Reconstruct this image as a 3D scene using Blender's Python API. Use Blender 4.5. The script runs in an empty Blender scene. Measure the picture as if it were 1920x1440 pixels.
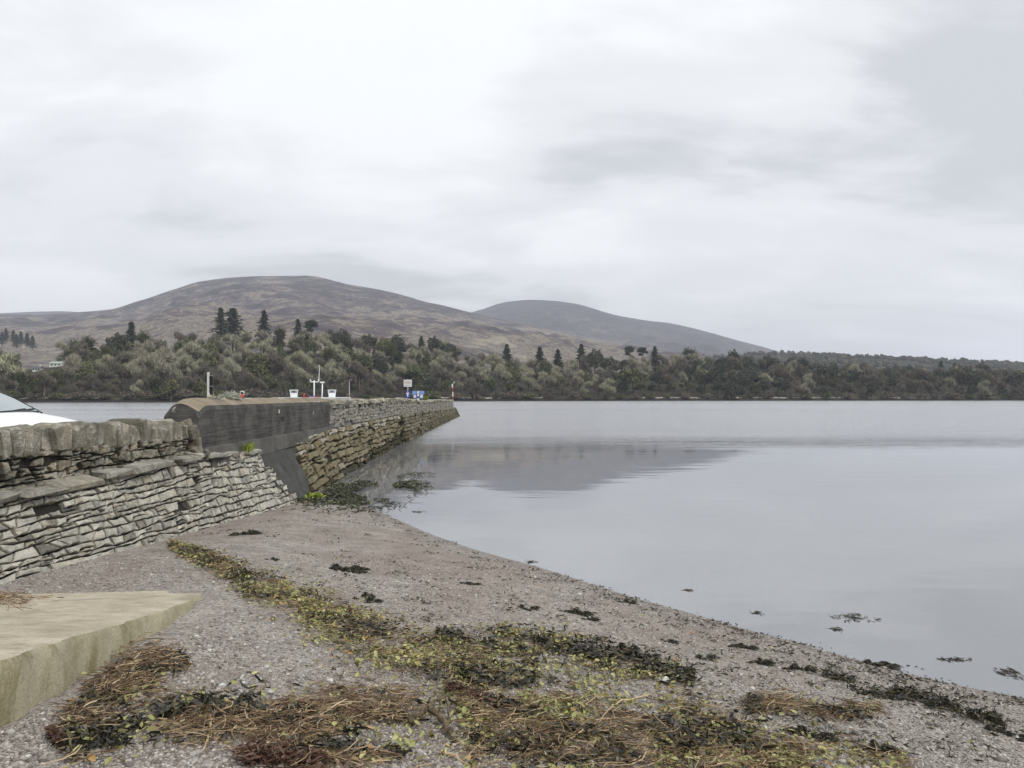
import bpy, math, random
import numpy as np
from mathutils import Vector, Matrix, Quaternion

random.seed(7)
RNG = np.random.default_rng(11)
S = bpy.context.scene
COL = S.collection

# ------------------------------------------------------------------ camera
EYE = 2.6                     # metres above the water (water is z = 0)
FPX = 1500.0                  # focal length in pixels of the 1920 px wide photograph
HORIZON = 744.0
PITCH = math.atan((HORIZON - 720.0) / FPX)
cam = bpy.data.cameras.new('camera')
cam.sensor_width = 36.0
cam.lens = 36.0 * FPX / 1920.0
cam.clip_start = 0.05
cam.clip_end = 30000.0
camo = bpy.data.objects.new('camera', cam)
COL.objects.link(camo)
camo.location = (0, 0, EYE)
camo.rotation_euler = (math.radians(90) + PITCH, 0, 0)
S.camera = camo

# ------------------------------------------------------------------ world: overcast sky
SUN_EL, SUN_AZ = math.radians(46), math.radians(125)    # azimuth from +Y towards +X
world = bpy.data.worlds.new('World')
S.world = world
world.use_nodes = True
wt = world.node_tree
wt.nodes.clear()
def wn(t, **k):
    n = wt.nodes.new(t)
    for a, b in k.items():
        setattr(n, a, b)
    return n
W_out = wn('ShaderNodeOutputWorld')
W_bg = wn('ShaderNodeBackground')
W_sky = wn('ShaderNodeTexSky', sky_type='NISHITA')
W_sky.sun_disc = False
W_sky.sun_elevation = SUN_EL
W_sky.sun_rotation = SUN_AZ
W_sky.air_density = 1.0
W_sky.dust_density = 3.0
W_tc = wn('ShaderNodeTexCoord')
W_sep = wn('ShaderNodeSeparateXYZ')
wt.links.new(W_tc.outputs['Generated'], W_sep.inputs[0])
# the direction is projected on a flat cloud layer
W_z = wn('ShaderNodeMath', operation='MAXIMUM'); W_z.inputs[1].default_value = 0.0
wt.links.new(W_sep.outputs['Z'], W_z.inputs[0])
W_za = wn('ShaderNodeMath', operation='ADD'); W_za.inputs[1].default_value = 0.28
wt.links.new(W_z.outputs[0], W_za.inputs[0])
W_dx = wn('ShaderNodeMath', operation='DIVIDE'); W_dy = wn('ShaderNodeMath', operation='DIVIDE')
wt.links.new(W_sep.outputs['X'], W_dx.inputs[0]); wt.links.new(W_za.outputs[0], W_dx.inputs[1])
wt.links.new(W_sep.outputs['Y'], W_dy.inputs[0]); wt.links.new(W_za.outputs[0], W_dy.inputs[1])
W_cmb = wn('ShaderNodeCombineXYZ')
wt.links.new(W_dx.outputs[0], W_cmb.inputs[0]); wt.links.new(W_dy.outputs[0], W_cmb.inputs[1])
def wnoise(scale, detail, rough, dist, off, stretch=(1, 1, 1)):
    m = wn('ShaderNodeMapping')
    m.inputs['Location'].default_value = off
    m.inputs['Scale'].default_value = stretch
    wt.links.new(W_cmb.outputs[0], m.inputs[0])
    n = wn('ShaderNodeTexNoise')
    n.inputs['Scale'].default_value = scale
    n.inputs['Detail'].default_value = detail
    n.inputs['Roughness'].default_value = rough
    n.inputs['Distortion'].default_value = dist
    wt.links.new(m.outputs[0], n.inputs['Vector'])
    return n
W_n1 = wnoise(0.75, 6, 0.50, 0.35, (3.2, 0.5, 0.0), (0.8, 1.15, 1))
W_n2 = wnoise(2.4, 7, 0.55, 0.3, (7.1, 2.0, 4.0), (0.7, 1.3, 1))
W_mix = wn('ShaderNodeMix', data_type='FLOAT')
W_mix.inputs[0].default_value = 0.44
wt.links.new(W_n1.outputs[0], W_mix.inputs[2]); wt.links.new(W_n2.outputs[0], W_mix.inputs[3])
W_ramp = wn('ShaderNodeValToRGB')
cr = W_ramp.color_ramp
cr.interpolation = 'EASE'
cr.elements[0].position = 0.40; cr.elements[0].color = (0.425, 0.440, 0.458, 1)
cr.elements[1].position = 0.585; cr.elements[1].color = (0.665, 0.678, 0.692, 1)
e = cr.elements.new(0.49); e.color = (0.575, 0.590, 0.606, 1)
wt.links.new(W_mix.outputs[0], W_ramp.inputs[0])
W_blue = wn('ShaderNodeMix', data_type='RGBA')
W_blue.inputs[0].default_value = 0.95            # 95 % cloud cover over the clear sky
W_skys = wn('ShaderNodeMix', data_type='RGBA', blend_type='MULTIPLY')
W_skys.inputs[0].default_value = 1.0
W_skys.inputs[7].default_value = (0.1, 0.1, 0.1, 1)
wt.links.new(W_sky.outputs[0], W_skys.inputs[6])
wt.links.new(W_skys.outputs[2], W_blue.inputs[6])
wt.links.new(W_ramp.outputs[0], W_blue.inputs[7])
wt.links.new(W_blue.outputs[2], W_bg.inputs[0])
W_bg.inputs[1].default_value = 1.0
wt.links.new(W_bg.outputs[0], W_out.inputs[0])

# ------------------------------------------------------------------ soft sun behind the cloud
sun = bpy.data.lights.new('sun', 'SUN')
sun.energy = 1.5
sun.angle = math.radians(28)
sun.color = (1.0, 0.96, 0.9)
suno = bpy.data.objects.new('sun', sun)
COL.objects.link(suno)
sd = Vector((math.sin(SUN_AZ) * math.cos(SUN_EL), math.cos(SUN_AZ) * math.cos(SUN_EL), math.sin(SUN_EL)))
suno.rotation_euler = (-sd).to_track_quat('-Z', 'Y').to_euler()
suno.location = (-20, -20, 40)

# ------------------------------------------------------------------ exposure, render
S.view_settings.view_transform = 'Standard'
S.view_settings.look = 'None'
S.view_settings.exposure = 0.72
S.view_settings.gamma = 1.0
S.view_settings.use_curve_mapping = False
S.render.engine = 'CYCLES'
S.cycles.use_denoising = True
S.cycles.max_bounces = 6
S.cycles.diffuse_bounces = 2
S.cycles.glossy_bounces = 3
S.cycles.transparent_max_bounces = 8
S.cycles.volume_bounces = 0
S.cycles.caustics_reflective = False
S.cycles.caustics_refractive = False

# ================================================================== helpers
def ray(px, py):
    """direction of a photo pixel with y = 1"""
    cx, cy = (px - 960.0) / FPX, (720.0 - py) / FPX
    y = math.cos(PITCH) - cy * math.sin(PITCH)
    z = math.sin(PITCH) + cy * math.cos(PITCH)
    return cx / y, z / y
def at(px, py, Y):
    u, v = ray(px, py)
    return Vector((u * Y, Y, EYE + v * Y))
def at_z(px, py, z):
    u, v = ray(px, py)
    Y = (z - EYE) / v
    return Vector((u * Y, Y, z))

def hash2(ix, iy, seed):
    h = (ix.astype(np.int64) * 374761393 + iy.astype(np.int64) * 668265263 + seed * 1274126177) & 0x7fffffff
    h = ((h ^ (h >> 13)) * 1274126177) & 0x7fffffff
    return ((h ^ (h >> 16)) & 0xffff) / 65535.0
def vnoise(x, y, seed=0):
    x = np.asarray(x, float); y = np.asarray(y, float)
    ix, iy = np.floor(x), np.floor(y)
    fx, fy = x - ix, y - iy
    fx = fx * fx * (3 - 2 * fx); fy = fy * fy * (3 - 2 * fy)
    ix = ix.astype(np.int64); iy = iy.astype(np.int64)
    a, b = hash2(ix, iy, seed), hash2(ix + 1, iy, seed)
    c, d = hash2(ix, iy + 1, seed), hash2(ix + 1, iy + 1, seed)
    return (a * (1 - fx) + b * fx) * (1 - fy) + (c * (1 - fx) + d * fx) * fy
def fbm(x, y, oct=4, seed=0, gain=0.5):
    s, a, t = 0.0, 1.0, 0.0
    for k in range(oct):
        s = s + a * (vnoise(x * 2 ** k + 17.3 * k, y * 2 ** k + 5.1 * k, seed + k) - 0.5)
        t += a
        a *= gain
    return s / t * 2
def sstep(a, b, x):
    t = np.clip((np.asarray(x, float) - a) / (b - a), 0, 1)
    return t * t * (3 - 2 * t)

def mesh_from(name, V, F, mat=None, smooth=False, rnd=None):
    """V (n,3) array, F list of tuples or (m,3)/(m,4) int array; rnd optional float per vertex"""
    me = bpy.data.meshes.new(name)
    V = np.asarray(V, np.float32)
    if isinstance(F, np.ndarray):
        m, k = F.shape
        me.vertices.add(len(V)); me.vertices.foreach_set('co', V.ravel())
        me.loops.add(m * k); me.loops.foreach_set('vertex_index', F.astype(np.int32).ravel())
        me.polygons.add(m)
        me.polygons.foreach_set('loop_start', np.arange(0, m * k, k, dtype=np.int32))
        me.polygons.foreach_set('loop_total', np.full(m, k, np.int32))
        me.update(calc_edges=True)
    else:
        me.from_pydata([tuple(v) for v in V.tolist()], [], F)
    me.validate(verbose=False)
    if rnd is not None:
        at_ = me.attributes.new('rnd', 'FLOAT', 'POINT')
        at_.data.foreach_set('value', np.asarray(rnd, np.float32))
    me.polygons.foreach_set('use_smooth', np.full(len(me.polygons), bool(smooth)))
    if mat:
        me.materials.append(mat)
    me.update()
    return me
def link(name, me, parent=None):
    o = bpy.data.objects.new(name, me)
    COL.objects.link(o)
    if parent is not None:
        o.parent = parent
    return o
def empty(name, loc=(0, 0, 0), rz=0.0):
    o = bpy.data.objects.new(name, None)
    COL.objects.link(o)
    o.location = loc
    o.rotation_euler = (0, 0, rz)
    o.empty_display_size = 0.2
    return o
def tag(o, label=None, cat=None, group=None, kind=None):
    if label: o['label'] = label
    if cat: o['category'] = cat
    if group: o['group'] = group
    if kind: o['kind'] = kind
    return o

class MB:
    """collects simple shapes into one mesh"""
    def __init__(self):
        self.V, self.F = [], []
    def add(self, V, F):
        n = len(self.V)
        self.V += [tuple(v) for v in V]
        self.F += [tuple(i + n for i in f) for f in F]
        return self
    def box(self, c, s, rot=None):
        hx, hy, hz = s[0] / 2, s[1] / 2, s[2] / 2
        P = [Vector((x * hx, y * hy, z * hz)) for x in (-1, 1) for y in (-1, 1) for z in (-1, 1)]
        if rot is not None:
            P = [rot @ p for p in P]
        P = [p + Vector(c) for p in P]
        return self.add(P, [(0, 1, 3, 2), (4, 6, 7, 5), (0, 4, 5, 1), (2, 3, 7, 6), (0, 2, 6, 4), (1, 5, 7, 3)])
    def tube(self, pts, radii, n=8, cap=True):
        pts = [Vector(p) for p in pts]
        if not hasattr(radii, '__len__'):
            radii = [radii] * len(pts)
        V, F = [], []
        for i, p in enumerate(pts):
            d = (pts[min(i + 1, len(pts) - 1)] - pts[max(i - 1, 0)]).normalized()
            a = Vector((0, 0, 1)) if abs(d.z) < 0.9 else Vector((1, 0, 0))
            s = d.cross(a).normalized(); t = d.cross(s)
            for k in range(n):
                q = 2 * math.pi * k / n
                V.append(p + (s * math.cos(q) + t * math.sin(q)) * radii[i])
        for i in range(len(pts) - 1):
            for k in range(n):
                F.append((i * n + k, i * n + (k + 1) % n, (i + 1) * n + (k + 1) % n, (i + 1) * n + k))
        if cap:
            F.append(tuple(range(n - 1, -1, -1)))
            F.append(tuple((len(pts) - 1) * n + k for k in range(n)))
        return self.add(V, F)
    def loft(self, sections, cap=True, closed=True):
        n = len(sections[0])
        V = [v for s in sections for v in s]
        F = []
        for i in range(len(sections) - 1):
            for k in range(n if closed else n - 1):
                F.append((i * n + k, i * n + (k + 1) % n, (i + 1) * n + (k + 1) % n, (i + 1) * n + k))
        if cap and closed:
            F.append(tuple(range(n - 1, -1, -1)))
            F.append(tuple((len(sections) - 1) * n + k for k in range(n)))
        return self.add(V, F)
    def build(self, name, mat, parent=None, smooth=False):
        me = mesh_from(name, np.array(self.V), self.F, mat, smooth)
        return link(name, me, parent)

# ------------------------------------------------------------------ materials
def material(name):
    m = bpy.data.materials.new(name)
    m.use_nodes = True
    nt = m.node_tree
    b = nt.nodes['Principled BSDF']
    return m, nt, b
def N(nt, t, ins=None, **k):
    n = nt.nodes.new(t)
    for a, v in k.items():
        setattr(n, a, v)
    for a, v in (ins or {}).items():
        if isinstance(v, bpy.types.NodeSocket):
            nt.links.new(v, n.inputs[a])
        else:
            n.inputs[a].default_value = v
    return n
def ramp(nt, fac, stops, interp='LINEAR'):
    r = nt.nodes.new('ShaderNodeValToRGB')
    c = r.color_ramp
    c.interpolation = interp
    c.elements[0].position = stops[0][0]; c.elements[0].color = (*stops[0][1], 1)
    c.elements[1].position = stops[-1][0]; c.elements[1].color = (*stops[-1][1], 1)
    for p, col in stops[1:-1]:
        e = c.elements.new(p); e.color = (*col, 1)
    nt.links.new(fac, r.inputs[0])
    return r.outputs[0]
def mixc(nt, fac, a, b, mode='MIX'):
    n = nt.nodes.new('ShaderNodeMix')
    n.data_type = 'RGBA'
    n.blend_type = mode
    for i, v in ((0, fac), (6, a), (7, b)):
        if isinstance(v, bpy.types.NodeSocket):
            nt.links.new(v, n.inputs[i])
        elif i == 0:
            n.inputs[0].default_value = v
        else:
            n.inputs[i].default_value = (*v, 1)
    return n.outputs[2]
def math_(nt, op, a, b=0.0, clamp=False):
    n = nt.nodes.new('ShaderNodeMath'); n.operation = op; n.use_clamp = clamp
    for i, v in ((0, a), (1, b)):
        if isinstance(v, bpy.types.NodeSocket): nt.links.new(v, n.inputs[i])
        else: n.inputs[i].default_value = v
    return n.outputs[0]
def noise(nt, vec, scale, detail=4, rough=0.55, dist=0.0):
    n = nt.nodes.new('ShaderNodeTexNoise')
    n.inputs['Scale'].default_value = scale
    n.inputs['Detail'].default_value = detail
    n.inputs['Roughness'].default_value = rough
    n.inputs['Distortion'].default_value = dist
    if vec is not None: nt.links.new(vec, n.inputs['Vector'])
    return n.outputs[0]
def mapping(nt, vec, scale=(1, 1, 1), rot=(0, 0, 0), loc=(0, 0, 0)):
    m = nt.nodes.new('ShaderNodeMapping')
    m.inputs['Scale'].default_value = scale
    m.inputs['Rotation'].default_value = rot
    m.inputs['Location'].default_value = loc
    nt.links.new(vec, m.inputs[0])
    return m.outputs[0]
def pos(nt):
    return nt.nodes.new('ShaderNodeNewGeometry').outputs['Position']
def objc(nt):
    return nt.nodes.new('ShaderNodeTexCoord').outputs['Object']
def bump(nt, b, height, strength, dist=0.02):
    n = nt.nodes.new('ShaderNodeBump')
    n.inputs['Strength'].default_value = strength
    n.inputs['Distance'].default_value = dist
    nt.links.new(height, n.inputs['Height'])
    nt.links.new(n.outputs[0], b.inputs['Normal'])
def plain(name, col, rough=0.7, metal=0.0, var=0.15, scale=6.0, spec=0.3):
    m, nt, b = material(name)
    n = noise(nt, objc(nt), scale, 4)
    c = mixc(nt, n, tuple(max(0, x * (1 - var)) for x in col), tuple(min(1, x * (1 + var)) for x in col))
    nt.links.new(c, b.inputs['Base Color'])
    b.inputs['Roughness'].default_value = rough
    b.inputs['Metallic'].default_value = metal
    b.inputs['Specular IOR Level'].default_value = spec
    return m
def stone_mat(name, cols, lichen=0.25, lichen_col=(0.42, 0.43, 0.38), algae=None, algae_amt=0.0, layer=1.0, bstr=0.7, per_vertex=False, ls=1.0):
    """cols: ramp of base colours picked per stone"""
    m, nt, b = material(name)
    if per_vertex:
        r = N(nt, 'ShaderNodeAttribute', attribute_name='rnd').outputs['Fac']
    else:
        r = N(nt, 'ShaderNodeObjectInfo').outputs['Random']
    base = ramp(nt, r, [(i / (len(cols) - 1), c) for i, c in enumerate(cols)])
    P = pos(nt)
    n1 = noise(nt, P, 5.5, 6, 0.65)
    n2 = noise(nt, mapping(nt, P, (1, 1, 1), loc=(4, 7, 1)), 13, 6, 0.72)
    shade = ramp(nt, n1, [(0.28, (0.5, 0.5, 0.5)), (0.72, (1.4, 1.38, 1.34))])
    c = mixc(nt, 1.0, base, shade, 'MULTIPLY')
    lf = ramp(nt, n2, [(0.52, (0, 0, 0)), (0.64, (1, 1, 1))])
    c = mixc(nt, math_(nt, 'MULTIPLY', lf, lichen), c, lichen_col)
    n3 = noise(nt, mapping(nt, P, (1, 1, 1), loc=(9, 2, 5)), 2.2, 4, 0.6)
    if algae is not None:
        af = ramp(nt, n3, [(0.5 - 0.35 * algae_amt, (0, 0, 0)), (0.72 - 0.35 * algae_amt, (1, 1, 1))])
        c = mixc(nt, math_(nt, 'MULTIPLY', af, min(1.0, algae_amt * 1.4)), c, algae)
    nt.links.new(c, b.inputs['Base Color'])
    b.inputs['Roughness'].default_value = 0.88
    b.inputs['Specular IOR Level'].default_value = 0.25
    O = objc(nt)
    lay = noise(nt, mapping(nt, O, (1.2 * ls, 7 * layer * ls, 7 * layer * ls)), 1.6, 5, 0.6, 0.4)
    h = math_(nt, 'ADD', math_(nt, 'MULTIPLY', lay, 0.9), math_(nt, 'MULTIPLY', noise(nt, P, 34, 4, 0.7), 0.5))
    bump(nt, b, h, bstr, 0.035)
    return m

M = {}
M['slab'] = stone_mat('pitched_stone', [(0.31, 0.30, 0.26), (0.37, 0.36, 0.315), (0.26, 0.252, 0.225), (0.42, 0.41, 0.365), (0.34, 0.315, 0.255), (0.22, 0.215, 0.198)], 0.45, (0.56, 0.56, 0.51), ls=3.5)
M['slab_small'] = stone_mat('pitched_stone_small', [(0.31, 0.30, 0.26), (0.37, 0.36, 0.315), (0.26, 0.252, 0.225), (0.42, 0.41, 0.365), (0.22, 0.215, 0.198)], 0.45, (0.56, 0.56, 0.51), per_vertex=True)
M['rubble_small'] = stone_mat('rubble_stone_small', [(0.27, 0.25, 0.205), (0.39, 0.365, 0.305), (0.19, 0.18, 0.16), (0.32, 0.27, 0.205)], 0.8, (0.52, 0.51, 0.44), per_vertex=True)
M['slab_dark'] = stone_mat('dark_pitched_stone', [(0.14, 0.13, 0.115), (0.20, 0.185, 0.155), (0.10, 0.098, 0.092)], 0.2, ls=3.5)
M['rubble'] = stone_mat('rubble_stone', [(0.27, 0.25, 0.205), (0.39, 0.365, 0.305), (0.19, 0.18, 0.16), (0.32, 0.27, 0.205), (0.44, 0.42, 0.36), (0.16, 0.152, 0.14)], 0.8, (0.52, 0.51, 0.44), (0.05, 0.046, 0.028), 0.4, bstr=1.0, ls=4.0)
M['coping'] = stone_mat('coping_stone', [(0.32, 0.295, 0.245), (0.43, 0.405, 0.345), (0.25, 0.23, 0.195), (0.50, 0.48, 0.42), (0.35, 0.305, 0.235)], 0.9, (0.60, 0.59, 0.53), (0.07, 0.065, 0.035), 0.45, bstr=1.0)
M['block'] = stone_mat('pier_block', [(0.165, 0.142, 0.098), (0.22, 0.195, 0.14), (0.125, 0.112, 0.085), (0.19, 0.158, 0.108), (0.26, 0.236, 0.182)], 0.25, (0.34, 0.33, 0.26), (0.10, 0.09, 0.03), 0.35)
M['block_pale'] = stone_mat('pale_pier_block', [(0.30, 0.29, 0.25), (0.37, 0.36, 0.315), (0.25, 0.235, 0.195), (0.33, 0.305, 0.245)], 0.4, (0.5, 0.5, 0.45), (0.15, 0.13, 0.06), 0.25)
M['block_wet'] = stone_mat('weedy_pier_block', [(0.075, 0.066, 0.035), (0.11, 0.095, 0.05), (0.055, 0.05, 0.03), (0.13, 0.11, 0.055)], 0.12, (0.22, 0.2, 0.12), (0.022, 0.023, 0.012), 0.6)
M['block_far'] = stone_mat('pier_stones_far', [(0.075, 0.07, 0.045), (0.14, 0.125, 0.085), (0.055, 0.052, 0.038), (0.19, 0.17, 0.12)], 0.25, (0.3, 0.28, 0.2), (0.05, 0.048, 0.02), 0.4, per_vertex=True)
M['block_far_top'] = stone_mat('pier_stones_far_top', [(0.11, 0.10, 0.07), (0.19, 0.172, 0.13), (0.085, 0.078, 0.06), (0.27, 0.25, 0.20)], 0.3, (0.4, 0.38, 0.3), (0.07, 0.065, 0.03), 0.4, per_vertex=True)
M['parapet_small'] = stone_mat('parapet_small_stones', [(0.20, 0.195, 0.175), (0.27, 0.26, 0.23), (0.16, 0.155, 0.14), (0.32, 0.31, 0.27)], 0.5, (0.44, 0.43, 0.38), per_vertex=True)
M['mortar_and_hole_shade'] = plain('joint_soil_and_hole_shade', (0.022, 0.021, 0.018), 0.95, var=0.4, scale=9)
M['parapet_core'] = plain('parapet_mortar', (0.17, 0.165, 0.15), 0.95, var=0.45, scale=5)

def concrete_mat(name, col, dark, stain=0.5, boards=0.0, lichen=0.0, moss=None):
    m, nt, b = material(name)
    P = pos(nt)
    n1 = noise(nt, P, 1.3, 6, 0.62, 0.5)
    n2 = noise(nt, mapping(nt, P, (0.7, 0.7, 1.6), loc=(3, 1, 2)), 3.2, 6, 0.68)
    f = math_(nt, 'ADD', math_(nt, 'MULTIPLY', n1, 0.6), math_(nt, 'MULTIPLY', n2, 0.4))
    c = ramp(nt, f, [(0.36, dark), (0.60, col)])
    fine = ramp(nt, noise(nt, P, 60, 3, 0.7), [(0.3, (0.82, 0.82, 0.82)), (0.7, (1.18, 1.18, 1.18))])
    c = mixc(nt, 1.0, c, fine, 'MULTIPLY')
    if moss is not None:
        mf = ramp(nt, noise(nt, mapping(nt, P, (1, 1, 1), loc=(8, 3, 1)), 2.6, 5, 0.65), [(0.5, (0, 0, 0)), (0.66, (1, 1, 1))])
        c = mixc(nt, math_(nt, 'MULTIPLY', mf, 0.8), c, moss)
    if lichen > 0:
        v = nt.nodes.new('ShaderNodeTexVoronoi'); v.inputs['Scale'].default_value = 4.5
        nt.links.new(mapping(nt, P, loc=(0.3, 0.2, 0.6)), v.inputs['Vector'])
        wob = math_(nt, 'ADD', v.outputs['Distance'], math_(nt, 'MULTIPLY', noise(nt, P, 14, 3), 0.35))
        lf = ramp(nt, wob, [(0.40, (1, 1, 1)), (0.44, (0, 0, 0))])
        pick = ramp(nt, v.outputs['Color'], [(1 - lichen, (0, 0, 0)), (1 - lichen + 0.02, (1, 1, 1))])
        c = mixc(nt, math_(nt, 'MULTIPLY', lf, pick), c, (0.62, 0.62, 0.54))
    nt.links.new(c, b.inputs['Base Color'])
    b.inputs['Roughness'].default_value = 0.9
    b.inputs['Specular IOR Level'].default_value = 0.25
    h = math_(nt, 'ADD', noise(nt, P, 18, 5, 0.7), math_(nt, 'MULTIPLY', noise(nt, mapping(nt, P, (0.3, 0.3, 7)), 1.6, 2), boards))
    bump(nt, b, h, 0.5, 0.03)
    return m
M['conc_dark'] = concrete_mat('weathered_dark_concrete', (0.095, 0.09, 0.083), (0.024, 0.0235, 0.023), boards=2.2, lichen=0.14)
M['conc_top'] = concrete_mat('wall_top_concrete', (0.26, 0.22, 0.165), (0.15, 0.125, 0.095), lichen=0.22, moss=(0.15, 0.12, 0.04))
M['conc_plinth'] = concrete_mat('plinth_concrete', (0.11, 0.105, 0.095), (0.05, 0.048, 0.044), lichen=0.1)
M['conc_fill'] = concrete_mat('poured_concrete_apron', (0.075, 0.074, 0.072), (0.03, 0.03, 0.03), moss=(0.045, 0.05, 0.03))
M['road'] = concrete_mat('road_tarmac', (0.09, 0.09, 0.092), (0.06, 0.06, 0.062))

# slipway concrete: beige, drip stains and algae on its edge
def slip_mat():
    m, nt, b = material('slipway_concrete')
    P = pos(nt)
    n1 = noise(nt, P, 1.1, 6, 0.6)
    c = ramp(nt, n1, [(0.3, (0.37, 0.335, 0.255)), (0.7, (0.48, 0.44, 0.345))])
    sp = ramp(nt, noise(nt, P, 90, 3, 0.75), [(0.3, (0.78, 0.77, 0.75)), (0.68, (1.2, 1.2, 1.2))])
    c = mixc(nt, 1.0, c, sp, 'MULTIPLY')
    c = mixc(nt, 1.0, c, ramp(nt, noise(nt, P, 3.4, 6, 0.7), [(0.34, (0.70, 0.68, 0.66)), (0.62, (1.08, 1.08, 1.08))]), 'MULTIPLY')
    sc = ramp(nt, noise(nt, mapping(nt, P, (2.2, 14, 3), (0, 0, 0.25)), 2.4, 5, 0.7), [(0.56, (0, 0, 0)), (0.66, (1, 1, 1))])
    c = mixc(nt, math_(nt, 'MULTIPLY', sc, 0.6), c, (0.20, 0.155, 0.115))
    nt.links.new(c, b.inputs['Base Color'])
    b.inputs['Roughness'].default_value = 0.92
    b.inputs['Specular IOR Level'].default_value = 0.2
    bump(nt, b, math_(nt, 'ADD', noise(nt, P, 45, 5, 0.7), math_(nt, 'MULTIPLY', noise(nt, P, 6, 4), 1.5)), 0.45, 0.02)
    return m
M['slip'] = slip_mat()
def slipface_mat():
    m, nt, b = material('slipway_edge_concrete')
    P = pos(nt)
    n1 = noise(nt, P, 2.3, 6, 0.6)
    c = ramp(nt, n1, [(0.3, (0.21, 0.19, 0.115)), (0.7, (0.37, 0.34, 0.25))])
    st = ramp(nt, noise(nt, mapping(nt, P, (1.5, 2.0, 0.9)), 1.7, 6, 0.65, 0.8), [(0.5, (0, 0, 0)), (0.64, (1, 1, 1))])
    c = mixc(nt, math_(nt, 'MULTIPLY', st, 0.75), c, (0.115, 0.095, 0.03))
    sp = ramp(nt, noise(nt, P, 70, 3, 0.75), [(0.3, (0.75, 0.75, 0.72)), (0.68, (1.2, 1.2, 1.2))])
    c = mixc(nt, 1.0, c, sp, 'MULTIPLY')
    nt.links.new(c, b.inputs['Base Color'])
    b.inputs['Roughness'].default_value = 0.92
    bump(nt, b, math_(nt, 'ADD', noise(nt, P, 40, 5, 0.7), math_(nt, 'MULTIPLY', noise(nt, P, 9, 4), 1.2)), 0.5, 0.02)
    return m
M['slip_face'] = slipface_mat()

# gravel
PEB = [(0.0, (0.11, 0.094, 0.083)), (0.2, (0.215, 0.19, 0.168)), (0.42, (0.295, 0.274, 0.25)), (0.62, (0.36, 0.344, 0.318)), (0.8, (0.27, 0.234, 0.203)), (0.93, (0.41, 0.396, 0.362)), (1.0, (0.53, 0.517, 0.48))]
def beach_mat():
    m, nt, b = material('gravel')
    P = pos(nt)
    Pf = mapping(nt, P, (1, 1, 0.3))
    v = nt.nodes.new('ShaderNodeTexVoronoi'); v.inputs['Scale'].default_value = 46
    v.inputs['Randomness'].default_value = 1.0
    nt.links.new(Pf, v.inputs['Vector'])
    vb = nt.nodes.new('ShaderNodeTexVoronoi'); vb.inputs['Scale'].default_value = 17
    nt.links.new(Pf, vb.inputs['Vector'])
    r1 = N(nt, 'ShaderNodeSeparateColor', {0: v.outputs['Color']}).outputs[0]
    r2 = N(nt, 'ShaderNodeSeparateColor', {0: vb.outputs['Color']}).outputs[1]
    rr = math_(nt, 'ADD', math_(nt, 'MULTIPLY', r1, 0.7), math_(nt, 'MULTIPLY', r2, 0.3))
    c = ramp(nt, rr, PEB)
    # broad patches of fine reddish silt
    n1 = noise(nt, mapping(nt, P, (1, 0.55, 1), (0, 0, -0.6)), 0.55, 5, 0.6, 0.4)
    silt = ramp(nt, n1, [(0.44, (0, 0, 0)), (0.62, (1, 1, 1))])
    c = mixc(nt, math_(nt, 'MULTIPLY', silt, 0.55), c, (0.235, 0.19, 0.16))
    n2 = noise(nt, mapping(nt, P, loc=(5, 5, 0)), 2.4, 5, 0.65)
    c = mixc(nt, 1.0, c, ramp(nt, n2, [(0.3, (0.74, 0.72, 0.70)), (0.7, (1.18, 1.17, 1.17))]), 'MULTIPLY')
    # a narrow wet margin along the water
    z = N(nt, 'ShaderNodeSeparateXYZ', {0: P}).outputs[2]
    zw = math_(nt, 'ADD', z, math_(nt, 'MULTIPLY', math_(nt, 'SUBTRACT', n2, 0.5), 0.12))
    wet = ramp(nt, math_(nt, 'MULTIPLY', zw, 5.0), [(0.02, (1, 1, 1)), (0.5, (0, 0, 0))])
    c = mixc(nt, math_(nt, 'MULTIPLY', wet, 0.40), c, (0.15, 0.125, 0.115))
    nt.links.new(c, b.inputs['Base Color'])
    rg = math_(nt, 'SUBTRACT', 0.9, math_(nt, 'MULTIPLY', wet, 0.3))
    nt.links.new(rg, b.inputs['Roughness'])
    b.inputs['Specular IOR Level'].default_value = 0.25
    h = math_(nt, 'SUBTRACT', 1.0, math_(nt, 'ADD', v.outputs['Distance'], math_(nt, 'MULTIPLY', vb.outputs['Distance'], 1.2)))
    bump(nt, b, h, 0.9, 0.02)
    return m
M['beach'] = beach_mat()
def rnd_mat(name, stops, rough=0.8, spec=0.3, bstr=0.0, transl=0.0, obj=False):
    m, nt, b = material(name)
    r = N(nt, 'ShaderNodeObjectInfo').outputs['Random'] if obj else N(nt, 'ShaderNodeAttribute', attribute_name='rnd').outputs['Fac']
    c = ramp(nt, r, stops)
    if bstr:
        c = mixc(nt, 1.0, c, ramp(nt, noise(nt, pos(nt), bstr, 4, 0.65), [(0.3, (0.7, 0.7, 0.7)), (0.7, (1.25, 1.25, 1.25))]), 'MULTIPLY')
    nt.links.new(c, b.inputs['Base Color'])
    b.inputs['Roughness'].default_value = rough
    b.inputs['Specular IOR Level'].default_value = spec
    return m
M['pebble'] = rnd_mat('pebbles', PEB, 0.8, 0.3, 60)
M['leaf'] = rnd_mat('fallen_leaves', [(0, (0.10, 0.075, 0.03)), (0.2, (0.17, 0.15, 0.055)), (0.45, (0.25, 0.245, 0.09)), (0.65, (0.35, 0.345, 0.14)), (0.78, (0.17, 0.20, 0.07)), (0.92, (0.45, 0.43, 0.20)), (1, (0.33, 0.18, 0.07))], 0.7, 0.3)
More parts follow.
